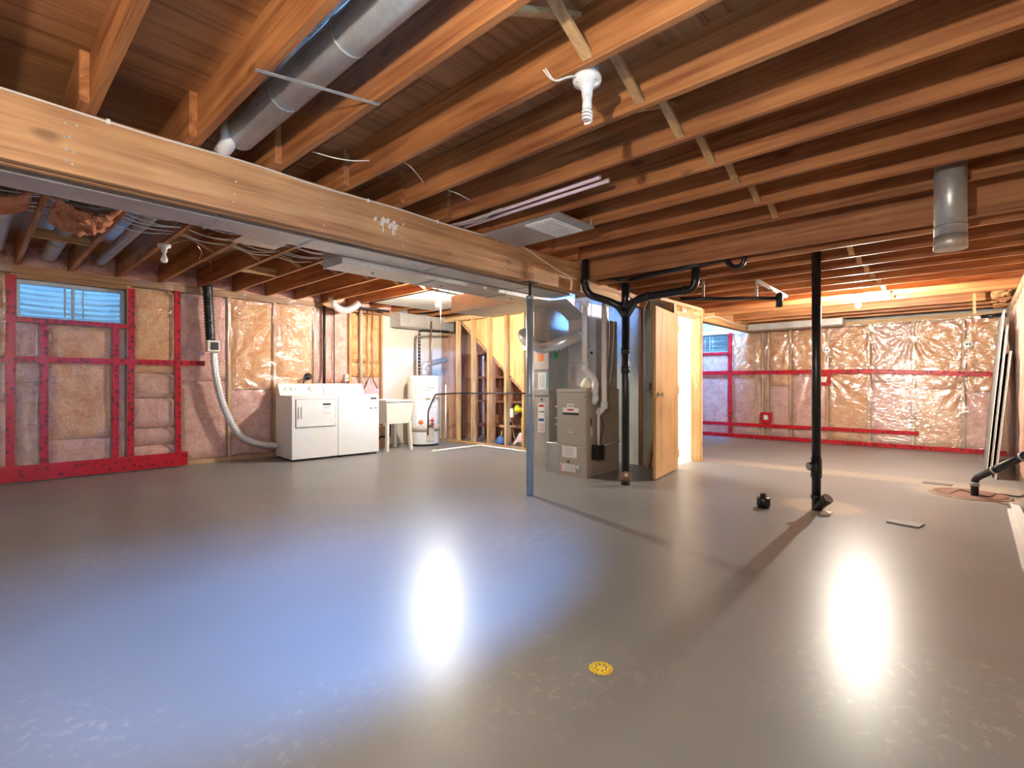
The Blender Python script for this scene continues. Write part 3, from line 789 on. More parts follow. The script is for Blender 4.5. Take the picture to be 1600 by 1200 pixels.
label_lines(xf, .43, -.0142, (.775,), .115, .028, 'ink', dd); label_lines(xf, .44, -.0142, (.745, .730), .09, .006, 'grey_ink', dd)
label_lines(xf, .43, -.0142, (.65, .66, .68), .11, .004, 'brass', dd)
for z in (.55, .80): MB(xf).box((.617, -.010, z - .03), (.628, -.001, z + .03), .001).build('door_hinge', M['white_matte'], dryer)
xf, washer, con, knob = appliance(Vector((3.685, 6.855, 0)), -4, .66, 'washing_machine', 'white top-loading washing machine between the dryer and the laundry sink')
knob(.47, .5, .03, .024)
for x in (.06, .11, .16, .21): knob(x, .55, .010, .01)
MB(xf).box((.03, .01, .915), (.63, .46, .924), .003).build('lid', M['white'], washer)
label_lines(xf, .515, 0, (.845,), .10, .028, 'ink', washer); label_lines(xf, .53, 0, (.80, .79), .08, .005, 'grey_ink', washer); label_lines(xf, .50, 0, (.70,), .05, .014, 'ink', washer); label_lines(xf, .58, 0, (.70,), .04, .014, 'ink', washer)

# laundry sink
so = Vector((4.47, 6.80, 0)); t = thing('laundry_sink', 'cream plastic laundry sink on splayed legs beside the washing machine', 'sink', so)
b = MB(); w, d = .52, .52
def rect(x0, y0, x1, y1, z): return [so + Vector(p) for p in ((x0, y0, z), (x1, y0, z), (x1, y1, z), (x0, y1, z))]
rings = [rect(.04, .04, w - .04, d - .04, .44), rect(0, 0, w, d, .80), rect(-.02, -.02, w + .02, d + .02, .80), rect(-.02, -.02, w + .02, d + .02, .825), rect(.02, .02, w - .02, d - .02, .825), rect(.055, .055, w - .055, d - .055, .47)]
vs = [[b.bm.verts.new(p) for p in r] for r in rings]
for r0, r1 in zip(vs, vs[1:]):
    for k in range(4): b.bm.faces.new((r0[k], r0[(k + 1) % 4], r1[(k + 1) % 4], r1[k]))
b.bm.faces.new(vs[0]); b.bm.faces.new(vs[-1]); b.build('basin', M['cream'], t)
for x, y, sx, sy in ((.05, .05, -.02, -.02), (w - .05, .05, .02, -.02), (.05, d - .05, -.02, .02), (w - .05, d - .05, .02, .02)):
    b = MB(); p0 = so + Vector((x, y, .47)); p1 = so + Vector((x + sx, y + sy, 0))
    b.bar(p0, p1, .055, .04); b.build('leg', M['cream'], t)
MB().tube(corner([so + Vector((.26, .3, .45)), so + Vector((.26, .3, .2)), so + Vector((.2, .5, .2)), so + Vector((.2, .56, .12))], .05), .02, 10).build('drain_pipe', M['abs'], t)
solo('cardboard_box', MB().box((4.62, 7.36, 0), (4.82, 7.56, .36), .004), M['redwoodz'], 'brown box on the floor under the laundry sink', 'box')

# water heater
wo = Vector((5.50, 7.20, 0)); R = .275
t = thing('water_heater', 'pale grey gas water heater tank in the corner by the stud wall', 'water heater', wo)
MB().lathe([(0, .03), (R, .03), (R + .004, .05), (R + .004, 1.19), (R - .01, 1.215), (R - .08, 1.23), (0, 1.235)], wo, n=36).build('tank', M['tank'], t)
MB().lathe([(R - .02, 0), (R - .01, 0), (R - .01, .035), (R - .02, .035)], wo, n=36).build('base_ring', M['iron'], t)
MB().lathe([(R + .005, .25), (R + .008, .25), (R + .008, .37), (R + .005, .37)], wo, n=36).build('grey_band', M['tankgrey'], t)
# curved labels on the tank, facing the room
def tank_patch(a0, a1, z0, z1, mat, name, off=.006):
    MB().grid(lambda u, v: wo + Vector(((R + off) * math.cos(math.radians(a0 + (a1 - a0) * u)), (R + off) * math.sin(math.radians(a0 + (a1 - a0) * u)), z0 + (z1 - z0) * v)), 8, 2).build(name, M[mat], t)
vd = math.degrees(math.atan2(-wo.y, -wo.x))     # direction to the photographer
tank_patch(vd - 35, vd - 8, .92, 1.06, 'paper', 'label'); tank_patch(vd + 2, vd + 30, .92, 1.06, 'paper', 'label'); tank_patch(vd + 4, vd + 28, .95, .985, 'grey_ink', 'printed_band', .008)
for z in (.94, .97, 1.0, 1.03): tank_patch(vd - 33, vd - 12, z, z + .006, 'grey_ink', 'printed_line', .008)
tank_patch(vd + 20, vd + 55, .44, .84, 'paper', 'label')
for i in range(12): tank_patch(vd + 22 + (i % 3) * 2, vd + 38 + (i % 4) * 4, .46 + i * .03, .466 + i * .03, ('grey_ink', 'red_ink', 'brass')[i % 3], 'printed_line', .008)
tank_patch(vd - 35, vd - 20, .56, .72, 'paper', 'label'); tank_patch(vd + 6, vd + 26, .80, .84, 'brass', 'printed_line')
def tank_pt(a, z, off=0.0): a = math.radians(vd + a); return wo + Vector(((R + off) * math.cos(a), (R + off) * math.sin(a), z))
def tank_n(a): a = math.radians(vd + a); return Vector((math.cos(a), math.sin(a), 0))
MB().lathe([(0, .006), (.04, .006), (.04, .009), (0, .009)], tank_pt(-8, .42), tank_n(-8), 18).build('round_sticker', M['orange_sticker'], t)
MB(Matrix.Translation(tank_pt(24, .42, .03)) @ Matrix.Rotation(math.radians(vd + 24), 4, 'Z')).box((-.03, -.045, -.05), (.03, .045, .05), .008, 2).build('gas_valve', M['tankgrey'], t)
for z in (.455, .39): MB().lathe([(0, 0), (.028, 0), (.026, .022), (0, .024)], tank_pt(26, z, .06), tank_n(26), 14).build('valve_knob', M['red_ink'], t)
MB(Matrix.Translation(tank_pt(24, .22, .01)) @ Matrix.Rotation(math.radians(vd + 24), 4, 'Z')).box((-.006, -.07, -.13), (.006, .07, .1), .003).build('burner_cover', M['tankgrey'], t)
MB().lathe([(.045, 1.235), (.09, 1.245), (.055, 1.30), (.05, 1.33)], wo, n=20).build('draft_hood', M['galv'], t)
MB().tube(corner([wo + Vector((0, 0, 1.31)), wo + Vector((0, 0, 1.42)), wo + Vector((.55, .05, 1.53))], .07, 7), .05, 16).build('flue_pipe', M['galv_dull'], t)
MB().tube(corner([tank_pt(12, 1.02, .012) , tank_pt(38, 1.02, .03)], .03), .008, 6).build('relief_valve', M['brass'], t)
ip = [wo + Vector((-.13, -.05, 1.23)), wo + Vector((-.13, -.05, 2.02)), wo + Vector((.62, .05, 2.06))]
MB().tube(corner(ip, .05), .022, 10).build('insulated_pipe', M['rubber'], t)
for k in range(26):
    z = 1.25 + k * .03
    MB().tube([wo + Vector((-.13, -.05, z)), wo + Vector((-.13, -.05, z + .008))], .0235, 10).build('pipe_tape_ring', M['tankgrey'], t) if k % 2 == 0 else None
MB().tube([wo + Vector((.10, -.10, 1.23)), wo + Vector((.10, -.10, 2.2))], .011, 8).build('copper_pipe', M['copper'], t)
tp = [at_Y(692, 600, 7.0), at_Y(693, 690, 7.0)]
b = MB(); b.tube([Vector((5.86, 7.02, 1.07)), Vector((5.86, 7.02, .10))], .014, 8)
solo('relief_pipe', b, M['pvc'], 'thin white relief pipe standing beside the water heater', 'pipe')
g = [tank_pt(14, .20, .03), tank_pt(14, .62, .05), tank_pt(34, .90, .08), Vector((6.07, 6.98, .91)), Vector((6.07, 5.25, .93))]
solo('gas_pipe', MB().tube(corner(g, .05), .012, 8), M['iron'], 'black gas pipe crossing the yellow studs at waist height', 'pipe')
# boxed duct over the heater
t = thing('wall_duct', 'square galvanized duct along the wall above the water heater', 'duct', (5.75, 7.5, 2.12))
MB().box((5.12, 7.36, 2.10), (6.35, YB, 2.33), .003).build('duct_body', M['galv_warm'], t)
MB().box((5.115, 7.355, 2.095), (5.125, YB, 2.335)).build('end_cap', M['galv'], t)
MB().box((5.75, 7.355, 2.095), (5.765, YB, 2.335)).build('seam_cleat', M['galv_dull'], t)
solo('sheet_metal_panel', MB().box((4.36, 5.2, ZJ - .004), (5.58, 7.0, ZJ - .001)), M['galv_warm'], 'flat galvanized panel under the joists above the lit laundry bulb', 'panel')

# dryer vent
t = thing('dryer_vent', 'silver flexible dryer vent hose hanging from a black wrapped pipe', 'vent hose', at_Y(332, 541, 7.5))
p, r = bellows(curve([at_Y(324, 446, 7.5), at_Y(326, 480, 7.5), at_Y(329, 532, 7.5)], 8), .058, .04, .006)
MB().tube(p, r, 14).build('wrapped_pipe', M['foil_black'], t)
c = at_Y(332, 541, 7.48); MB().box(c + Vector((-.075, -.06, -.075)), c + Vector((.075, .06, .075)), .006).build('lint_box', M['cream'], t)
MB().box(c + Vector((-.04, -.064, -.05)), c + Vector((.055, -.058, .05))).build('box_window', M['ink'], t)
p, r = bellows(curve([at_Y(334, 551, 7.47), at_Y(338, 590, 7.47), at_Y(350, 636, 7.47), at_Y(372, 676, 7.46), at_Y(400, 692, 7.44), at_Y(432, 697, 7.42)], 10), .048, .042, .010)
MB().tube(p, r, 14).build('flex_hose', M['flex'], t)
# pipes and hoses on the wall behind the washer
def vpipe(px, y0, y1, Y, r, mat, name, label, cat='pipe', bend=None):
    a, b_ = at_Y(px, y0, Y), at_Y(px, y1, Y); b_.x = a.x
    return solo(name, MB().tube([a, b_], r, 10), M[mat], label, cat)
vpipe(506.5, 478, 606, 7.58, .022, 'abs', 'vent_pipe', 'dark vertical pipe on the wall behind the dryer')
vpipe(522, 486, 606, 7.60, .008, 'iron', 'thin_pipe', 'thin dark vertical pipe behind the washing machine')
vpipe(564, 478, 604, 7.58, .024, 'tankgrey', 'stand_pipe', 'grey vertical stand pipe behind the right end of the washing machine')
for px, q, lb in ((574, (569, 607), 'left one of two thin copper supply pipes above the washing machine'), (582, (590, 607), 'right one of two thin copper supply pipes above the washing machine')):
    a = at_Y(px, 480, 7.6); m_ = at_Y(px, 588, 7.6); m_.x = a.x
    t = thing('supply_pipe', lb, 'pipe', m_, 'copper supply pipes')
    MB().tube([a, m_], .008, 8).build('riser', M['copper'], t)
    MB().tube([m_ + Vector((0, -.02, -.02)), m_ + Vector((0, -.02, .03))], .014, 8).build('valve', M['brass'], t)
    MB().tube(curve([m_, m_ + Vector((0, -.02, -.06)), at_Y(q[0], q[1], 7.45)], 6), .008, 8).build('hose', M['rubber'], t)
c = at_Y(541, 590, 7.6); t = thing('wall_outlet', 'small cream outlet box on the wall stud above the washing machine', 'outlet', c)
MB().box(c + Vector((-.03, -.03, -.055)), c + Vector((.03, .05, .055)), .003).build('box', M['cream'], t)
MB().box(c + Vector((-.01, -.032, -.03)), c + Vector((.012, -.029, -.005))).build('socket', M['ink'], t)
c = at_Y(482, 588, 7.6); t = thing('dryer_plug', 'black heavy plug and cord on the wall above the dryer', 'plug', c)
MB().lathe([(0, .05), (.035, .04), (.055, .0), (.055, -.03), (0, -.03)], c, (0, -1, .2), 16).build('plug_body', M['rubber'], t)
MB().tube(curve([c + Vector((-.03, -.04, .0)), c + Vector((-.08, -.05, -.03)), c + Vector((-.11, -.05, -.12)), c + Vector((-.11, -.05, -.2))], 6), .012, 8).build('cord', M['rubber'], t)

# ================================================================== stair wall: studs, stair side, shelves behind
wst = struct('wall_stair', MB().box((6.11, 5.0, 0), (6.20, YB, .04), .002), M['studx_y'])
MB().box((6.11, 5.0, 2.24), (6.20, 7.36, 2.32), .002).build('plate', M['studx_y'], wst)
for y in (7.01, 6.60, 6.19, 5.78, 5.38): MB().box((6.11, y - .022, .04), (6.20, y + .022, 2.24), .002).build('stud', M['studz'], wst)
MB().prism([(6.21, 7.04, 2.30), (6.21, 5.0, .60), (6.21, 4.9, .60), (6.21, 4.9, 2.30)], (.018, 0, 0)).build('sheathing_panel', M['stairply'], wst)
MB().bar((6.30, 7.06, 2.25), (6.30, 5.0, .55), .04, .12, up=(0, .64, .77)).build('stair_stringer', M['redwoodz'], wst)
t = thing('storage_shelves', 'dark wooden storage shelves in the space under the stairs', 'shelves', (7.15, 6.5, 0))
for z in (.26, .74, 1.21, 1.69): MB().box((6.95, 5.3, z - .018), (7.35, 7.6, z + .018), .002).build('shelf_board', M['redwood'], t)
for y in (7.35, 6.85, 6.42, 5.95, 5.5): MB().box((6.90, y - .03, 0), (6.95, y + .03, 1.72), .002).build('post', M['redwoodz'], t)
for y in (7.1, 6.62, 6.2, 5.7): MB().box((7.35, y - .04, 0), (7.39, y + .04, 2.3), .002).build('back_stud', M['redwoodz'], t)
MB().box((7.42, 4.45, 0), (7.44, 7.62, 2.5)).build('back_panel', M['redwood'], t)
# odds and ends on the floor behind the studs
so = Vector((6.50, 6.08, 0)); t = thing('wooden_stool', 'round wooden stool behind the yellow studs with a tool on it', 'stool', so)
MB().lathe([(0, .31), (.15, .31), (.155, .33), (.15, .35), (0, .35)], so, n=20).build('seat', M['studx'], t)
for k in range(4):
    a = math.pi / 4 + k * math.pi / 2
    MB().tube([so + Vector((.08 * math.cos(a), .08 * math.sin(a), .31)), so + Vector((.15 * math.cos(a), .15 * math.sin(a), 0))], .014, 8).build('leg', M['studz'], t)
t = thing('power_tool', 'small black and chrome tool lying on the wooden stool', 'tool', so + Vector((0, 0, .35)))
MB().box(so + Vector((-.06, -.09, .35)), so + Vector((.03, .07, .41)), .02, 2).build('body', M['rubber'], t)
MB().lathe([(0, 0), (.035, 0), (.03, .03), (.012, .06), (0, .06)], so + Vector((-.02, 0, .40)), (0, 0, 1), 14).build('head', M['chrome'], t)
c = Vector((6.42, 5.90, .50)); t = thing('white_canister', 'white canister hanging on a stud above the stool', 'canister', c)
MB().lathe([(0, 0), (.04, 0), (.042, .01), (.042, .14), (.03, .16), (0, .162)], c, n=18).build('body', M['white_matte'], t)
MB().box(c + Vector((-.01, -.13, .05)), c + Vector((.01, -.03, .09))).build('hook_bracket', M['galv'], t)
c = Vector((6.45, 6.0, 0)); t = thing('tool_bag', 'blue and black bag slumped on the floor under the stool', 'bag', Vector((6.33, 6.02, 0)))
MB().lathe([(0, 0), (.07, .0), (.09, .06), (.06, .15), (.02, .18), (0, .18)], (6.29, 6.05, 0), n=12).build('bag_body', M['tool_blue'], t)
MB().tube(curve([(6.33, 5.98, .12), (6.30, 5.92, .2), (6.28, 5.84, .05), (6.27, 5.80, .012)], 6), .012, 6).build('strap', M['rubber'], t)
t = thing('yellow_jug', 'bright yellow container stack behind the last stud', 'container', (6.45, 5.66, 0))
MB().lathe([(0, .22), (.09, .22), (.10, .24), (.10, .50), (.07, .54), (.03, .56), (.03, .60), (0, .60)], (6.47, 5.60, 0), n=16).build('jug', M['sunny'], t)
MB().lathe([(0, 0), (.11, 0), (.12, .22), (0, .22)], (6.47, 5.60, 0), n=18).build('bucket', M['sunny'], t)
MB().lathe([(0, 0), (.03, 0), (.07, .10), (.075, .12), (0, .12)], (6.42, 5.66, .64), (-.3, .9, .1), 14).build('nozzle', M['sunny'], t)
b = MB(); b.grid(lambda u, v: Vector((6.27 + .14 * u + .03 * fbm(u * 3, v * 3), 5.42 + .34 * v, .02 + .25 * math.sin(math.pi * min(1, max(0, u * .8 + .1))) * math.sin(math.pi * (v * .8 + .1)) + .03 * fbm(u * 4, v * 4, 3))), 10, 12)
o = solo('plastic_bag', b, M['pinkbag'], 'crumpled pale pink plastic bag on the floor behind the right stud', 'bag'); o.modifiers.new('thickness', 'SOLIDIFY').thickness = .004
# white pipe on the floor, in an L
a = [Vector((5.02, 6.30, .016)), Vector((6.02, 6.28, .016)), Vector((5.95, 5.05, .016))]
t = thing('floor_pipe', 'long white plastic pipe bent in an L on the floor before the studs', 'pipe', a[1])
MB().tube(corner(a, .03, 3), .016, 8).build('pipe_run', M['pvc'], t)
MB().tube([a[0] + Vector((-.05, -.015, 0)), a[0] + Vector((.02, .0, 0))], .021, 10).build('end_fitting', M['pvc'], t)
MB().tube([a[1] + Vector((-.06, .001, 0)), a[1] + Vector((-.02, .0, 0))], .020, 10).build('elbow_collar', M['pvc'], t)

# ================================================================== furnace and ducts
fx0, fx1, fy0, fy1, fz = 4.80, 5.52, 3.255, 3.685, 1.02
t = thing('furnace', 'taupe gas furnace cabinet with labels standing left of the black drain stack', 'furnace', (5.15, 3.47, 0))
MB().box((fx0 + .012, fy0, .0), (fx1, fy1, fz), .004).build('cabinet', M['furnace'], t)
def fbox(y0, y1, z0, z1, d=.012, bev=.003): return MB().box((fx0 + .012 - d, y0, z0), (fx0 + .0125, y1, z1), bev)
up = fbox(fy0 + .005, fy1 - .005, .365, .975).build('upper_panel', M['furnace'], t)
lo = fbox(fy0 + .005, fy1 - .005, .035, .360).build('lower_panel', M['furnace'], t)
fbox(fy0, fy1, .98, fz - .002, .010).build('top_rail', M['furnace'], t)
fbox(fy0, fy1, .0, .03, .004).build('toe_rail', M['tankgrey'], t)
FXp = fx0 - .0006
def sticker(y0, y1, z0, z1, mat, parent, name='label', off=0.0, x=None):
    x = FXp if x is None else x
    return MB().box((x - .0012 - off, y0, z0), (x + .002, y1, z1)).build(name, M[mat], parent)
ym = (fy0 + fy1) / 2
s1 = sticker(ym - .11, ym + .12, .745, .80, 'paper', up); sticker(ym - .11, ym + .12, .715, .742, 'ink', up, 'label_band')
sticker(ym - .04, ym + .06, .80, .845, 'paper', up); sticker(ym - .035, ym + .055, .765, .785, 'red_ink', up, 'printed_line', .0008); sticker(ym - .03, ym + .05, .815, .832, 'grey_ink', up, 'printed_line', .0008)
MB().box((FXp - .004, ym - .045, .525), (FXp, ym + .05, .545), .002).build('handle', M['tankgrey'], up)
MB().box((FXp - .006, ym - .04, .508), (FXp, ym + .04, .516), .002).build('handle_lip', M['white_matte'], up)
sticker(ym - .08, ym + .13, .215, .345, 'paper', lo)
for k in range(6): sticker(ym - .03, ym + .09, .235 + k * .017, .239 + k * .017, 'grey_ink', lo, 'printed_line', .0008)
MB().lathe([(0, 0), (.014, 0), (.012, .012), (0, .014)], (FXp, ym + .04, .165), (-1, 0, 0), 12).build('round_knob', M['ink'], t)
sticker(ym - .06, ym + .16, -.0 + .045, .135, 'paper', lo); sticker(ym - .13, ym - .062, .045, .135, 'grey_ink', lo, 'label_panel'); sticker(ym - .11, ym - .075, .095, .13, 'paper', lo, 'label_inset', .0008)
for k in range(5):
    sticker(ym - .05, ym + .10, .055 + k * .016, .059 + k * .016, 'grey_ink', lo, 'printed_line', .0008)
    sticker(ym + .13, ym + .16, .053 + k * .016, .061 + k * .016, 'red_ink', lo, 'printed_line', .0008)
for z in (.93, .33): MB().lathe([(0, 0), (.006, 0), (.005, .004), (0, .004)], (FXp, fy0 + .025, z), (-1, 0, 0), 8).build('screw', M['ink'], t)
MB().box((4.88, fy0 - .002, .60), (4.905, fy0 + .001, .68)).build('side_knockout', M['ink'], t)
MB().box((4.885, fy0 - .002, .47), (4.925, fy0 + .001, .57)).build('side_sticker', M['paper'], t)
MB().box((fx0 + .012, fy0 - .003, .355), (fx1, fy0 + .001, .365)).build('side_seam', M['tankgrey'], t)
# supply plenum
t = thing('supply_plenum', 'galvanized supply plenum box on top of the furnace', 'duct', (5.25, 3.47, fz))
MB().box((5.02, 3.27, fz), (5.50, 3.67, 1.86), .003).build('plenum_box', M['galv'], t)
MB().box((5.014, 3.31, 1.05), (5.022, 3.63, 1.30), .002).build('access_panel', M['galv_dull'], t)
MB().box((5.016, 3.265, 1.33), (5.022, 3.675, 1.345)).build('seam_cleat', M['galv'], t)
MB().prism([(5.02, 3.39, 1.86), (5.50, 3.39, 1.86), (5.50, 3.39, 2.05), (4.60, 3.39, 2.05)], (0, .28, 0)).build('transition_hood', M['galv_warm'], t)
MB().lathe([(0, 0), (.018, 0), (.016, .01), (0, .01)], (5.02, 3.33, 1.45), (-1, 0, 0), 12).build('test_plug', M['ink'], t)
solo('cloth_scrap', MB().lathe([(0, 0), (.07, .01), (.09, .05), (.05, .12), (0, .15)], (4.98, 3.36, fz), n=9), M['cream'], 'cream crumpled rag on top of the furnace', 'rag')
# return air drop
t = thing('return_duct', 'tall galvanized return air duct with labels left of the furnace', 'duct', (5.1, 3.99, 0))
MB().box((4.905, 3.89, 0), (5.42, 4.13, 2.04), .003).build('duct_body', M['galv_warm'], t)
MB().box((4.895, 3.885, .94), (5.0, 4.135, 1.01), .002).build('filter_slot', M['galv_dull'], t)
MB().box((4.898, 3.885, 1.255), (4.91, 4.135, 1.27)).build('seam_cleat', M['galv_dull'], t)
MB().box((4.86, 3.69, 0), (5.40, 3.888, .36), .003).build('filter_box', M['galv_dull'], t)
X = 4.905
sticker(3.93, 4.06, 1.02, 1.22, 'paper', t, 'label', 0, X); sticker(3.90, 3.928, 1.01, 1.24, 'teal', t, 'label_edge', 0, X)
for k in range(8): sticker(3.95, 4.04, 1.05 + k * .02, 1.055 + k * .02, 'grey_ink', t, 'printed_line', .0008, X)
sticker(3.95, 4.06, .47, .84, 'paper', t, 'label', 0, X); sticker(3.965, 4.045, .79, .82, 'red_ink', t, 'printed_line', .0008, X); sticker(3.96, 4.05, .725, .735, 'ink', t, 'printed_line', .0008, X); sticker(3.965, 4.05, .61, .645, 'blue_ink', t, 'printed_line', .0008, X)
for k in range(5): sticker(3.965, 4.045, .49 + k * .02, .497 + k * .02, 'red_ink' if k % 2 else 'grey_ink', t, 'printed_line', .0008, X)
sticker(3.97, 4.06, 1.37, 1.46, 'orange_sticker', t, 'orange_sticker', 0, X)
MB().lathe([(0, 0), (.014, 0), (.012, .006), (0, .006)], (X, 4.0, .885), (-1, 0, 0), 12).build('test_plug', M['ink'], t)
MB().box((5.02, 3.8855, 1.40), (5.09, 3.889, 1.48)).build('green_sticker', M['green_sticker'], t)
for k, z in enumerate((.80, .66, .58)):
    MB().tube(corner([(4.93, 3.80, z), (4.93, 3.72, z), (4.93, 3.70, z - .05), (4.98, 3.68, z - .05)], .03), .012, 8).build('gas_fitting', M['brass'], t)
# flexible duct loop between the two
t = thing('flex_duct', 'silver flexible duct sagging between the return duct and the supply plenum', 'duct', at_X(850, 543, 4.74))
p, r = bellows(curve([at_X(818, 519, 4.80), at_X(822, 530, 4.74), at_X(842, 541, 4.72), at_X(864, 540, 4.74), at_X(886, 532, 4.82), at_X(906, 524, 5.0)], 10), .068, .046, .011)
MB().tube(p, r, 16).build('flex_hose', M['flex'], t)
MB().tube([at_X(902, 526, 4.97), at_X(910, 523, 5.03)], .076, 16).build('collar', M['galv'], t)
solo('paper_sheet', MB().box((4.93, 4.16, 1.52), (4.935, 4.34, 1.80)), M['cream'], 'cream paper sheet pinned up behind the grey steel post', 'paper')
t = thing('flex_duct', 'silver flexible duct at the top of the yellow stud wall', 'duct', at_X(780, 478, 5.95))
p, r = bellows(curve([at_X(768, 470, 5.9), at_X(777, 477, 5.9), at_X(795, 478, 5.9), at_X(816, 476, 5.9)], 8), .058, .05, .008)
MB().tube(p, r, 14).build('flex_hose', M['flex'], t)
MB().tube([at_X(814, 476, 5.9), at_X(822, 475, 5.9)], .063, 14).build('collar', M['galv'], t)
t = thing('flex_duct', 'silver flexible duct elbow under the joists above the dryer', 'duct', at_Y(535, 485, 7.3))
p, r = bellows(curve([at_Y(519, 466, 7.35), at_Y(524, 478, 7.3), at_Y(538, 485, 7.3), at_Y(552, 481, 7.3), at_Y(561, 473, 7.3)], 8), .055, .05, .005)
MB().tube(p, r, 14).build('flex_hose', M['flex'], t)
MB().tube([at_Y(518, 463, 7.35), at_Y(520, 469, 7.35)], .06, 14).build('collar', M['galv'], t)
solo('wrapped_hose', MB().tube(corner([at_Y(559, 481, 7.35), at_Y(585, 483, 7.35), at_Y(608, 487, 7.35)], .05), .018, 8), M['rubber'], 'black wrapped hose running to the square wall duct', 'hose')
# trunk ducts behind the main beam
t = thing('trunk_duct', 'long grey sheet metal trunk duct running right behind the main beam', 'duct', (2, 3.46, 2.075))
xs = [XL, 1.02, 1.62, 2.72, 3.9, 4.6]
for x0, x1 in zip(xs, xs[1:]):
    MB().box((x0 + .001, 3.335, 2.075), (x1 - .001, 3.59, 2.30), .003).build('duct_section', M['galv_warm'], t)
for x in xs[1:-1]: MB().box((x - .012, 3.328, 2.067), (x + .012, 3.597, 2.09), .002).build('drive_cleat', M['galv_dull'], t)
t = thing('branch_duct', 'lower flat sheet metal duct starting with a capped end behind the trunk duct', 'duct', (3.5, 3.78, 2.02))
MB().box((1.985, 3.625, 2.03), (5.1, 3.93, 2.25), .003).build('duct_body', M['galv_warm'], t)
MB().box((1.98, 3.62, 2.025), (1.99, 3.935, 2.255), .002).build('end_cap', M['galv_dull'], t)
for x in (2.9, 3.85): MB().box((x - .012, 3.618, 2.022), (x + .012, 3.937, 2.045), .002).build('drive_cleat', M['galv_dull'], t)
for x in (2.35, 3.1, 4.1): MB().lathe([(0, 0), (.014, 0), (.012, .004), (0, .004)], (x, 3.78, 2.03), (0, 0, -1), 12).build('test_plug', M['ink'], t)
MB().box((4.35, 3.935, 2.03), (5.0, 5.1, 2.25), .003).build('side_takeoff', M['galv_warm'], t)
solo('joist_pan', MB().box((1.62, 3.94, ZJ - .004), (2.0, 4.95, ZJ - .001)), M['galv_warm'], 'flat sheet metal pan under two joists before the capped duct', 'panel')
# register pan in the near joists
t = thing('ceiling_register', 'white slotted air register on a sheet metal pan under the near joists', 'vent', (3.2, 2.5, 2.35))
MB().box((3.0, 2.28, 2.352), (3.475, 3.10, 2.374), .002).build('pan', M['galv_dull'], t)
g = MB().box((3.01, 2.36, 2.338), (3.43, 2.63, 2.352), .004).build('grille_frame', M['white_matte'], t)
for k in range(9):
    y = 2.385 + k * .027
    MB().box((3.035, y, 2.333), (3.405, y + .016, 2.339)).build('louvre', M['white'], t)
MB().box((3.21, 2.37, 2.332), (3.23, 2.62, 2.34)).build('divider_bar', M['white_matte'], t)
MB().tube([(3.44, 2.30, 2.36), (3.46, 2.26, 2.50)], .012, 8).build('damper_rod', M['galv'], t)
# round ducts
def round_duct(x, y0, y1, z, r, label, mat='galv', bands=()):
    t = thing('round_duct', label, 'duct', (x, (y0 + y1) / 2, z), 'round ducts between the joists')
    MB().tube([(x, y0, z), (x, y1, z)], r, 20).build('duct_body', M[mat], t)
    for y in bands: MB().tube([(x, y - .008, z), (x, y + .008, z)], r + .003, 20).build('seam_band', M['galv_dull'], t)
    return t
round_duct(1.04, YR, 3.05, 2.485, .082, 'wide galvanized round duct between the near joists at upper left', bands=(1.85, 2.45))
solo('strap_hanger', MB().bar((.80, 2.17, ZJ - .003), (1.29, 2.02, ZJ - .003), .022, .002), M['galv'], 'bright metal strap nailed across two joists under the wide round duct', 'strap')
solo('white_elbow', MB().tube(corner([(.98, 3.03, 2.52), (.98, 3.03, 2.42), (.98, 3.2, 2.40)], .06), .042, 12), M['white_matte'], 'white plastic pipe elbow above the beam at the end of the round duct', 'pipe')
round_duct(.60, 4.0, 7.45, 2.49, .068, 'galvanized round duct above the window beside hanging pink insulation', bands=(5.7, 6.6))
round_duct(1.03, 4.0, 7.3, 2.485, .052, 'pale narrow round duct left of the unlit bulb', 'galv_dull', (5.2,))
round_duct(.20, 4.0, 7.3, 2.485, .055, 'galvanized round duct at the far left above the wall', 'galv', (5.9,))
t = thing('vent_stub', 'vertical galvanized pipe stub hanging below the joists at right', 'pipe', (4.135, .10, 1.92))
MB().tube([(4.135, .10, 1.98), (4.135, .10, 2.58)], .080, 24, True).build('pipe_body', M['galv'], t)
MB().tube([(4.135, .10, 1.915), (4.135, .10, 2.0)], .083, 24, True).build('end_collar', M['galv_warm'], t)
MB().tube([(4.135, .10, 2.05), (4.135, .10, 2.062)], .0825, 24, True).build('seam_band', M['galv_dull'], t)
# hanging insulation scrap
b = MB(); pc = Vector((.60, 5.0, 2.36))
b.grid(lambda u, v: pc + Vector((-.18 + .36 * u + .05 * fbm(u * 2, v * 9, 2), -.35 + .7 * v + .09 * fbm(u * 8, v * 2, 7), .02 - .09 * math.sin(math.pi * u) * (1 + .7 * fbm(v * 4, u * 3, 5)) + .035 * fbm(u * 9, v * 9, 1))), 26, 34)
o = solo('insulation_scrap', b, M['tuft'], 'torn orange insulation drooping from the joists above the window', 'insulation'); o.modifiers.new('thickness', 'SOLIDIFY').thickness = .012
b = MB(); b.grid(lambda u, v: Vector((.0 + .3 * u, 4.75 + .5 * v, 2.40 - .06 * math.sin(math.pi * u) + .03 * fbm(u * 5, v * 5, 4))), 10, 10)
o = solo('insulation_scrap', b, M['tuft'], 'orange insulation piece at the far left edge between the joists', 'insulation'); o.modifiers.new('thickness', 'SOLIDIFY').thickness = .015

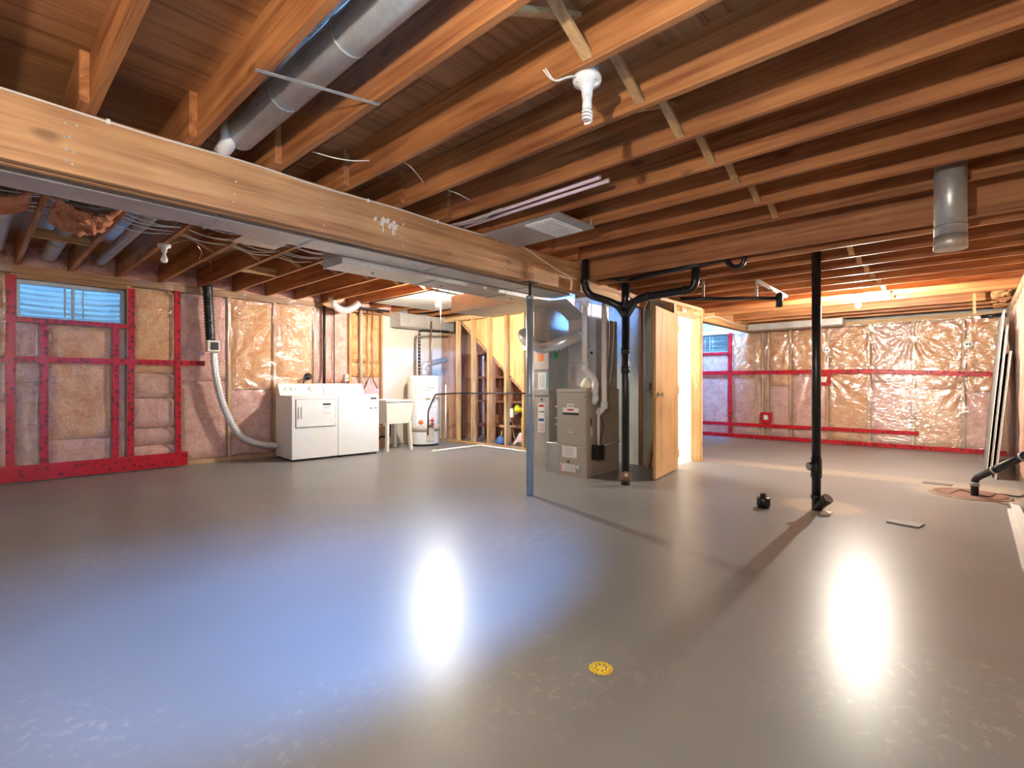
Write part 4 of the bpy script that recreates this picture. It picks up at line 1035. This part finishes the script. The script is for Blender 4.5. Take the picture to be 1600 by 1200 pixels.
# ================================================================== plumbing
st = Vector((4.79, 2.745, 0))
t = thing('drain_stack', 'black plastic drain stack with a wye fitting right of the furnace', 'pipe', st)
MB().tube([st, st + Vector((0, 0, 2.05))], .041, 18).build('stack_pipe', M['abs'], t)
for z0, z1, r in ((1.20, 1.27, .049), (1.40, 1.47, .049), (1.80, 1.88, .050), (.0, .05, .050)): MB().tube([st + Vector((0, 0, z0)), st + Vector((0, 0, z1))], r, 18).build('coupling', M['abs'], t)
hub = st + Vector((0, 0, 1.88))
lf = [hub, hub + Vector((-.06, .16, .10)), Vector((4.53, 3.02, 2.03)), Vector((4.50, 3.065, 2.10)), Vector((4.50, 3.07, 2.45))]
MB().tube(corner(lf, .07), .040, 16).build('left_branch', M['abs'], t)
MB().tube([Vector((4.50, 3.07, 2.16)), Vector((4.50, 3.07, 2.22))], .047, 16).build('coupling', M['abs'], t)
rt = [hub, hub + Vector((0, -.14, .09)), at_X(1005, 464, 4.79), at_X(1085, 452, 4.79), at_X(1088, 420, 4.79)]
MB().tube(corner(rt, .08), .040, 16).build('right_branch', M['abs'], t)
for px, py in ((1012, 463), (1070, 454)):
    c = at_X(px, py, 4.79); MB().tube([c + Vector((0, .02, 0)), c + Vector((0, -.02, 0))], .047, 16).build('coupling', M['abs'], t)
MB().tube([hub + Vector((0, 0, -.02)), hub + Vector((0, 0, .28))], .044, 16).build('centre_branch', M['abs'], t)
for s_ in (-1, 1): MB().bar(hub + Vector((0, 0, -.06)), hub + Vector((0, .10 * s_, .075)), .075, .07).build('wye_web', M['abs'], t)
tp = [at_X(985, 437, 4.76), at_X(1136, 404, 4.76)]
MB().tube([tp[0], tp[1]], .021, 12).build('waste_arm', M['abs'], t)
MB().tube(curve([tp[1], at_X(1139, 412, 4.76), at_X(1150, 418, 4.76), at_X(1161, 411, 4.76), at_X(1163, 396, 4.76)], 6), .023, 12).build('trap', M['abs'], t)
MB().tube([at_X(945, 436, 4.75), at_X(985, 437, 4.75)], .018, 10).build('short_arm', M['abs'], t)
cd = Vector((-.55, -.35, .45)).normalized()
co = st + Vector((0, 0, .015)); MB().tube([co, co + cd * .17], .043, 16).build('cleanout', M['abs'], t)
MB().lathe([(0, 0), (.052, 0), (.052, .03), (.045, .034), (0, .034)], co + cd * .15, cd, 18).build('cleanout_cap', M['rust'], t)
q = co + cd * .184; MB().bar(q, q + cd * .022, .03, .03).build('cap_square', M['cream'], t)
# second drain line further back with its own trap
t = thing('branch_drain', 'thin black drain pipe strapped under the joists before the far wall', 'pipe', at_X(1150, 467, 5.6))
MB().tube([at_X(1062, 467, 5.15), at_X(1214, 466, 5.9)], .020, 12).build('pipe_run', M['abs'], t)
MB().tube(corner([at_X(1214, 466, 5.9), at_X(1219, 458, 5.9), at_X(1219, 479, 5.9)], .03), .026, 12).build('trap', M['abs'], t)
MB().tube([at_X(1217, 462, 5.9), at_X(1217, 480, 5.9)], .032, 12).build('trap_body', M['abs'], t)
for px in (1099, 1182):
    c = at_X(px, 466, 5.4 if px < 1150 else 5.74); MB().box((c.x - .004, c.y - .012, c.z - .02), (c.x + .004, c.y + .012, ZJ2)).build('strap', M['galv'], t)
t = thing('water_lines', 'two pale pipes strapped together under the joists by the thin drain', 'pipe', at_Z(1205, 452, 2.14))
for dy, r, e in ((0, .022, 0), (.05, .014, 6)):
    a, b_ = at_Z(1186 + e * 3, 440 + e, 2.15), at_Z(1228 + e, 463, 2.15)
    MB().tube([a + Vector((0, dy, 0)), b_ + Vector((0, dy, 0))], r, 10).build('pipe_run', M['pvc'], t)
c = at_Z(1203, 450, 2.15); MB().box((c.x - .01, c.y - .03, c.z - .026), (c.x + .01, c.y + .08, c.z - .022)).build('strap', M['iron'], t)
# stand pipe in the middle of the far floor
sp = Vector((4.93, .985, 0)); t = thing('stand_pipe', 'black plastic stand pipe rising from a concrete patch to the joists', 'pipe', sp)
MB().tube([sp, sp + Vector((0, 0, 2.42))], .035, 18).build('pipe_body', M['abs'], t)
MB().tube([sp + Vector((0, 0, .28)), sp + Vector((0, 0, .45))], .043, 18).build('tee_fitting', M['abs'], t)
cd = Vector((-.7, .55, 0)).normalized(); MB().tube([sp + Vector((0, 0, .375)), sp + Vector((0, 0, .375)) + cd * .075], .034, 14).build('tee_branch', M['abs'], t)
MB().lathe([(0, 0), (.030, 0), (.028, .004), (0, .004)], sp + Vector((0, 0, .375)) + cd * .075, cd, 14).build('tee_plug', M['pole'], t)
cd = Vector((-.25, -.55, .65)).normalized(); MB().tube([sp + Vector((0, 0, .01)), sp + Vector((0, 0, .01)) + cd * .14], .038, 14).build('cleanout', M['abs'], t)
MB().tube([sp + Vector((0, 0, .01)) + cd * .11, sp + Vector((0, 0, .01)) + cd * .155], .044, 14).build('cleanout_cap', M['abs'], t)
MB().tube([sp + Vector((0, 0, .10)), sp + Vector((0, 0, .13))], .042, 18).build('coupling', M['abs'], t)
solo('floor_block', MB().box((4.80, .86, 0), (4.90, .93, .012), .003), M['cream'], 'pale chip of wood on the floor at the foot of the black stand pipe', 'wood')
cp = at_Z(1193, 793, 0); t = thing('capped_drain', 'short black capped drain stub sticking out of the floor', 'pipe', cp)
MB().lathe([(0, 0), (.048, 0), (.048, .02), (.055, .02), (.055, .085), (.05, .09), (0, .09)], cp, n=20).build('stub', M['abs'], t)
MB().box(cp + Vector((-.022, -.022, .09)), cp + Vector((.022, .022, .125)), .004).build('square_plug', M['abs'], t)
# grey adjustable post under the beam
pp = Vector((3.705, 3.17, 0)); t = thing('steel_post', 'grey steel jack post holding up the main beam', 'post', pp)
MB().tube([pp, pp + Vector((0, 0, 1.93))], .036, 20).build('tube', M['pole'], t)
MB().tube([pp + Vector((0, 0, 1.93)), pp + Vector((0, 0, 2.062))], .013, 10).build('screw_jack', M['iron'], t)
MB().box(pp + Vector((-.06, -.06, 2.062)), pp + Vector((.06, .06, 2.07)), .001).build('top_plate', M['iron'], t)
MB().tube([pp + Vector((0, 0, 1.90)), pp + Vector((0, 0, 1.935))], .039, 20).build('collar', M['pole'], t)
MB().tube([pp + Vector((-.03, -.022, .97)), pp + Vector((-.035, -.027, .97))], .008, 8).build('pin_hole', M['ink'], t)
# furnace exhaust pipes
t = thing('exhaust_pipe', 'white plastic furnace exhaust pipe with an offset bend, left of two', 'pipe', (4.90, 3.3, .9), 'furnace vent pipes')
MB().tube(corner([(4.90, 3.345, 2.05), (4.90, 3.345, 1.25), (4.90, 3.20, 1.14), (4.90, 3.20, .90), (4.93, 3.235, .86)], .05), .034, 16).build('pipe_run', M['pvc'], t)
for z0, z1, y in ((1.235, 1.33, 3.345), (.98, 1.10, 3.20), (.89, .95, 3.20)): MB().tube([(4.90, y, z0), (4.90, y, z1)], .040, 16).build('coupling', M['pvc'], t)
MB().tube([(4.90, 3.345, 1.99), (4.90, 3.345, 2.06)], .050, 16).build('top_collar', M['pvc'], t)
t = thing('exhaust_pipe', 'straight white plastic furnace intake pipe, right of two', 'pipe', (5.05, 3.18, .8), 'furnace vent pipes')
MB().tube(corner([(5.05, 3.175, 2.05), (5.05, 3.175, .80), (4.97, 3.21, .74)], .05), .034, 16).build('pipe_run', M['pvc'], t)
MB().tube([(5.05, 3.175, .79), (5.05, 3.175, .87)], .041, 16).build('coupling', M['pvc'], t)
t = thing('condensate_trap', 'thin white tube running into a black condensate box on the furnace side', 'trap', (4.98, 3.2, .2))
MB().tube([(4.96, 3.195, .80), (4.96, 3.195, .37)], .014, 10).build('tube', M['pvc'], t)
MB().box((4.90, 3.16, .20), (5.03, 3.254, .37), .005).build('trap_box', M['abs'], t)
MB().tube([(5.03, 3.235, .34), (5.5, 3.235, .36)], .010, 8).build('drain_tube', M['pvc'], t)
MB().tube(curve([(5.05, 3.22, .70), (5.07, 3.20, .60), (5.03, 3.2, .48), (5.0, 3.2, .38)], 6), .005, 6).build('hose', M['rubber'], t)
# sump pit with its pump pipe
sc_ = Vector((6.62, .02, 0)); t = thing('sump_cover', 'rusty round sump pit lid in the floor at right', 'lid', sc_)
MB().lathe([(0, .004), (.27, .004), (.28, .001), (.28, .012), (.25, .016), (0, .016)], sc_, n=32).build('lid_plate', M['rust'], t)
MB().lathe([(.28, 0), (.31, 0), (.31, .006), (.28, .010)], sc_, n=32).build('rim', M['sump_concrete'], t)
t = thing('sump_pipe', 'black sump discharge pipe rising from the lid towards the right wall', 'pipe', sc_ + Vector((0, 0, .016)))
p0 = at_d(1523, 776, 4.78); p0.z = .016; p1 = at_d(1529, 748, 4.78); p1.x, p1.y = p0.x, p0.y; p2 = at_d(1602, 712, 4.28)
ex = p2 + (p2 - p1).normalized() * .03
MB().tube(corner([p0, p1, ex], .05), .030, 16).build('pipe_run', M['abs'], t)
MB().tube([p1 + Vector((0, 0, -.07)), p1 + Vector((0, 0, -.03))], .036, 16).build('clamp', M['galv_dull'], t)
for k in (.42, .96):
    c = p1.lerp(p2, k); dv = (p2 - p1).normalized() * .03; MB().tube([c - dv, c + dv], .036, 16).build('coupling', M['abs'], t); MB().tube([c - dv * .3, c + dv * .3], .0375, 16).build('clamp', M['galv_dull'], t)
solo('pump_cord', MB().tube(curve([at_Z(1484, 772, .012), at_Z(1500, 766, .02), at_Z(1518, 770, .02), at_Z(1545, 776, .02), at_Z(1560, 772, .01), at_Z(1590, 776, .01), at_Z(1600, 774, .01)], 6), .007, 6), M['rubber'], 'black pump cord lying across the sump lid', 'cord')
# leaning boards
for k, (x0, x1, yb, yt, zt, lb) in enumerate(((8.25, 9.75, -.13, -.285, 1.95, 'frontmost grey-faced gypsum board leaning on the right wall'), (8.02, 9.4, -.165, -.305, 1.75, 'middle gypsum board leaning on the right wall'), (7.85, 9.3, -.20, -.325, 1.45, 'rearmost white gypsum board leaning on the right wall'))):
    t = thing('gypsum_board', lb, 'board', ((x0 + x1) / 2, yb, 0), 'leaning gypsum boards')
    for nm, dy, mt in (('core', 0, 'gyp'), ('face_paper', .0065, 'gypgrey')):
        MB().prism([(x0 + (.004 if dy else 0), yb + dy * 1.2, 0.0), (x1 - (.004 if dy else 0), yb + dy * 1.2, 0.0), (x1 - (.004 if dy else 0), yt + dy * 1.2, zt), (x0 + (.004 if dy else 0), yt + dy * 1.2, zt)], (0, .0065 if dy else .008, 0)).build(nm, M[mt], t)
for k, (a, b_, lb) in enumerate(((at_Z(1584, 786, .02), Vector((4.2, -.30, .02)), 'white trim board lying on the floor at the right edge, upper one'), (at_Z(1581, 797, .012), Vector((4.1, -.24, .012)), 'white trim board lying on the floor at the right edge, lower one'))):
    solo('trim_board', MB().bar(a, b_, .055, .022), M['white_matte'], lb, 'board', 'loose trim boards')
a, b_ = at_Z(1390, 813, .006), at_Z(1440, 822, .006)
solo('plank_offcut', MB().bar(a, b_, .15, .012), M['slate'], 'grey plank offcut lying flat on the floor at right', 'plank')
a, b_ = at_Z(1442, 753, .004), at_Z(1488, 758, .004)
solo('slate_strip', MB().bar(a, b_, .13, .008), M['slate'], 'flat grey strip on the floor near the sump lid', 'strip')
# yellow drain cover on the floor
yc = at_Z(939, 1045, 0); t = thing('drain_cover', 'small yellow flower-shaped drain cover on the floor in front', 'drain cover', yc)
MB().lathe([(0, .001), (.030, .001), (.030, .004), (0, .0045)], yc, n=24).build('disc', M['yellow'], t)
for k in range(14):
    a = 2 * math.pi * k / 14; c = yc + Vector((.037 * math.cos(a), .037 * math.sin(a), 0))
    MB().lathe([(.004, .001), (.0088, .001), (.0088, .004), (.004, .004)], c, n=10).build('petal', M['yellow'], t)
for k in range(8):
    a = 2 * math.pi * k / 8; c = yc + Vector((.021 * math.cos(a), .021 * math.sin(a), .0035))
    MB().lathe([(0, .0012), (.0045, .0012), (.0045, 0), (0, 0)], c, n=8).build('hole', M['rust'], t)

# ================================================================== cables and small fittings
def cable(pts, label, r=.0035, mat='cable', seg=6, name='cable', group='loose cables'):
    return solo(name, MB().tube(curve(pts, seg), r, 6), M[mat], label, 'cable', group)
t = thing('beam_cable', 'white cable stapled along the top edge of the main beam', 'cable', (2, BY0, 2.36))
bc = [Vector((x, BY0 - .006, 2.366 + .006 * math.sin(x * 7))) for x in (XL + .02, -.4, .1, .6, 1.1, 1.6, 2.1, 2.6, 3.1, 3.4)] + [at_Y(821, 388, BY0 - .006), at_Y(850, 408, BY0 - .006), at_Y(884, 429, BY0 - .006), at_Y(903, 438, BY0 - .006)]
MB().tube(curve(bc, 6), .0055, 6).build('cable_run', M['cable'], t)
for x in (.47, 1.9, 2.52, 3.2):
    MB().box((x - .012, BY0 - .014, 2.352), (x + .004, BY0, 2.376), .002).build('staple', M['white_matte'], t)
c = at_Y(884, 429, BY0 - .006); MB().box(c + Vector((-.01, -.006, -.012)), c + Vector((.006, .006, .012)), .002).build('staple', M['white_matte'], t)
cable([at_Z(488, 237, 2.40), at_Z(520, 246, 2.385), at_Z(550, 251, 2.38), at_Z(577, 251, 2.40)], 'short white cable looping between two near joists by the beam')
cable([at_Z(631, 253, 2.41), at_Z(645, 264, 2.39), at_Z(664, 288, 2.43)], 'short white cable under the third bay of joists')
cable([at_Z(700, 297, 2.41), at_Z(716, 303, 2.40), at_Z(735, 313, 2.43)], 'short thin cable between the joists left of the pale pipes')
for k, (x, z, y0, lb) in enumerate(((2.72, 2.395, 1.74, 'left one of two pale pipes between the near joists'), (2.79, 2.39, 1.72, 'right one of two pale pipes between the near joists'))):
    solo('water_pipe', MB().tube([(x, y0, z), (x + .02, 3.3, z)], .014, 10), M['pinkbag'], lb, 'pipe', 'pale pipes in the joists')
for k in range(3):
    cable([Vector((2.66 + .03 * k, 2.55 + .1 * k, 2.372)), Vector((2.67 + .03 * k, 2.85, 2.366)), Vector((2.68 + .03 * k, 3.2, 2.39))], ('first', 'second', 'third')[k] + ' of three thin cables beside the pale pipes near the beam', .004)
for k in range(5):
    y = 4.75 + .12 * k; s0 = random.random() * 6
    pts = [Vector((x, y + .05 * math.sin(x * 3 + s0), 2.405 - .03 * abs(math.sin((x - .363) / .4365 * math.pi)) + .008 * math.sin(5 * x + s0))) for x in [i * .109 - .1 + .02 * k for i in range(28)]]
    cable(pts, ('first', 'second', 'third', 'fourth', 'fifth')[k] + ' grey cable, counted from the beam, sagging through the joists above the dryer wall', .0045, 'cable', 3, 'cable', 'cables through the back joists')
cable([at_Z(308, 383, 2.38), at_Z(315, 394, 2.34), at_Z(312, 406, 2.30), at_Z(328, 408, 2.30), at_Z(329, 415, 2.28)], 'thin orange wire dangling right of the unlit bulb', .0025, 'copper')
cable([at_X(1012, 470, 5.9), at_X(1006, 490, 5.95), at_X(1008, 540, 5.97), at_X(1007, 560, 5.97), at_X(1009, 595, 5.97)], 'brown cable hanging down to the grey switch box by the door', .006)
c = at_X(1011, 604, 5.99); t = thing('switch_box', 'small grey switch box on the bare stud left of the door', 'switch', c)
MB().box(c + Vector((-.03, -.045, -.05)), c + Vector((.08, .045, .05)), .004).build('box', M['pole'], t)
for dy in (-.015, .015): MB().box(c + Vector((-.034, dy - .006, -.02)), c + Vector((-.029, dy + .006, .02))).build('screw_slot', M['tankgrey'], t)
a_, b_ = Vector((5.84, 3.04, 0)), Vector((5.95, 2.97, .55)); solo('scrap_stick', MB().bar(a_, b_, .03, .03), M['redwoodz'], 'thin wooden stick leaning in the dark gap beside the door', 'stick')
for px, y0, y1, x, lb in ((950, 480, 590, 5.25, 'left one of two thin cables hanging beside the furnace plenum'), (957, 478, 580, 5.3, 'right one of two thin cables hanging beside the furnace plenum')):
    p = at_X(px, 500, x); cable([Vector((x, p.y, 2.2)), Vector((x, p.y - .02, 1.8)), Vector((x, p.y + .0, 1.4)), Vector((x - .03, p.y + .02, 1.1))], lb, .005, 'cable', 6, 'cable', 'plenum cables')
for px, py, X_, mt, lb, sz in ((1196, 652, XF - .06, 'white_matte', 'white outlet in a red-taped frame low on the far wall', .032), (1286, 592, XF - .06, 'cream', 'cream outlet box in a red-taped frame on the far wall behind the stand pipe', .045)):
    c = at_X(px, py, X_); t = thing('wall_outlet', lb, 'outlet', c)
    MB().box((c.x, c.y - sz, c.z - sz * 1.3), (c.x + .05, c.y + sz, c.z + sz * 1.3), .004).build('box', M[mt], t)
    for dz in (-.4, .4): MB().box((c.x - .002, c.y - sz * .3, c.z + dz * sz - .006), (c.x + .001, c.y + sz * .3, c.z + dz * sz + .006)).build('socket', M['tankgrey'], t)
for px, py, lb in ((1513, 538, 'white round electrical box with two holes on the far wall, at right'), (1291, 547, 'white round electrical box on the far wall beside the stand pipe')):
    c = at_X(px, py, XF - .055); t = thing('round_box', lb, 'electrical box', c, 'round electrical boxes')
    MB().lathe([(0, .02), (.055, .02), (.06, .0), (.06, -.04), (0, -.04)], c, (-1, 0, 0), 16).build('plate', M['white_matte'], t)
    for dy in (-.018, .018): MB().lathe([(0, .023), (.013, .023), (.013, .018), (0, .018)], c + Vector((0, dy, 0)), (-1, 0, 0), 10).build('hole', M['ink'], t)
# by the far wall: duct pieces, rod, batts over the corner
solo('far_pipe', MB().tube([at_X(1533, 495, XF - .12), at_X(1573, 491, XF - .12)], .028, 12), M['abs'], 'black pipe end sticking out at the top of the far right corner', 'pipe')
solo('hanging_rod', MB().box(at_X(1523, 437, 9.0) + Vector((-.012, -.012, 0)), at_X(1522, 490, 9.0) + Vector((.012, .012, 0))), M['studz'], 'thin wooden rod hanging from the joists near the far right corner', 'rod')
solo('far_wall_duct', MB().box((XF - .62, 1.6, 2.08), (XF - .32, 3.1, 2.19), .003), M['galv_warm'], 'flat grey duct under the joists along the top of the far wall', 'duct')
for k, (x, z) in enumerate(((9.45, 2.26), (9.05, 2.28), (8.6, 2.29), (9.9, 2.24))):
    b = MB(); b.grid(lambda u, v: Vector((x - .16 + .34 * u, YR + .02 + .16 * v + .03 * fbm(u * 4, v * 4, k), z + .07 * math.sin(math.pi * u) + .03 * fbm(u * 5, v * 5, k + 3))), 8, 8)
    o = solo('insulation_tuft', b, M['orange'], ('second nearest', 'third nearest', 'fourth nearest', 'nearest')[k].replace('nearest', 'farthest') + ' orange insulation tuft between the joist ends on the right wall' if k < 3 else 'farthest orange insulation tuft between the joist ends on the right wall', 'insulation', 'insulation tufts on the right wall')
    o.modifiers.new('thickness', 'SOLIDIFY').thickness = .08
cable([at_Z(1533, 711, .006), at_Z(1530, 716, .006), at_Z(1545, 720, .006), at_Z(1560, 718, .006)], 'white cable loop on the floor at the far right corner', .005)
cable([at_Y(1100, 497, BY0 - .008), at_Y(1120, 495, BY0 - .008), at_Y(1150, 507, BY0 - .008), at_Y(1185, 512, BY0 - .008)], 'white cable along the far end of the main beam', .006)
wp = struct('trim_1', MB().box((XF - .035, BY0 - .02, 0), (XF + .02, BY0 + .03, 2.07), .002), M['studz'])
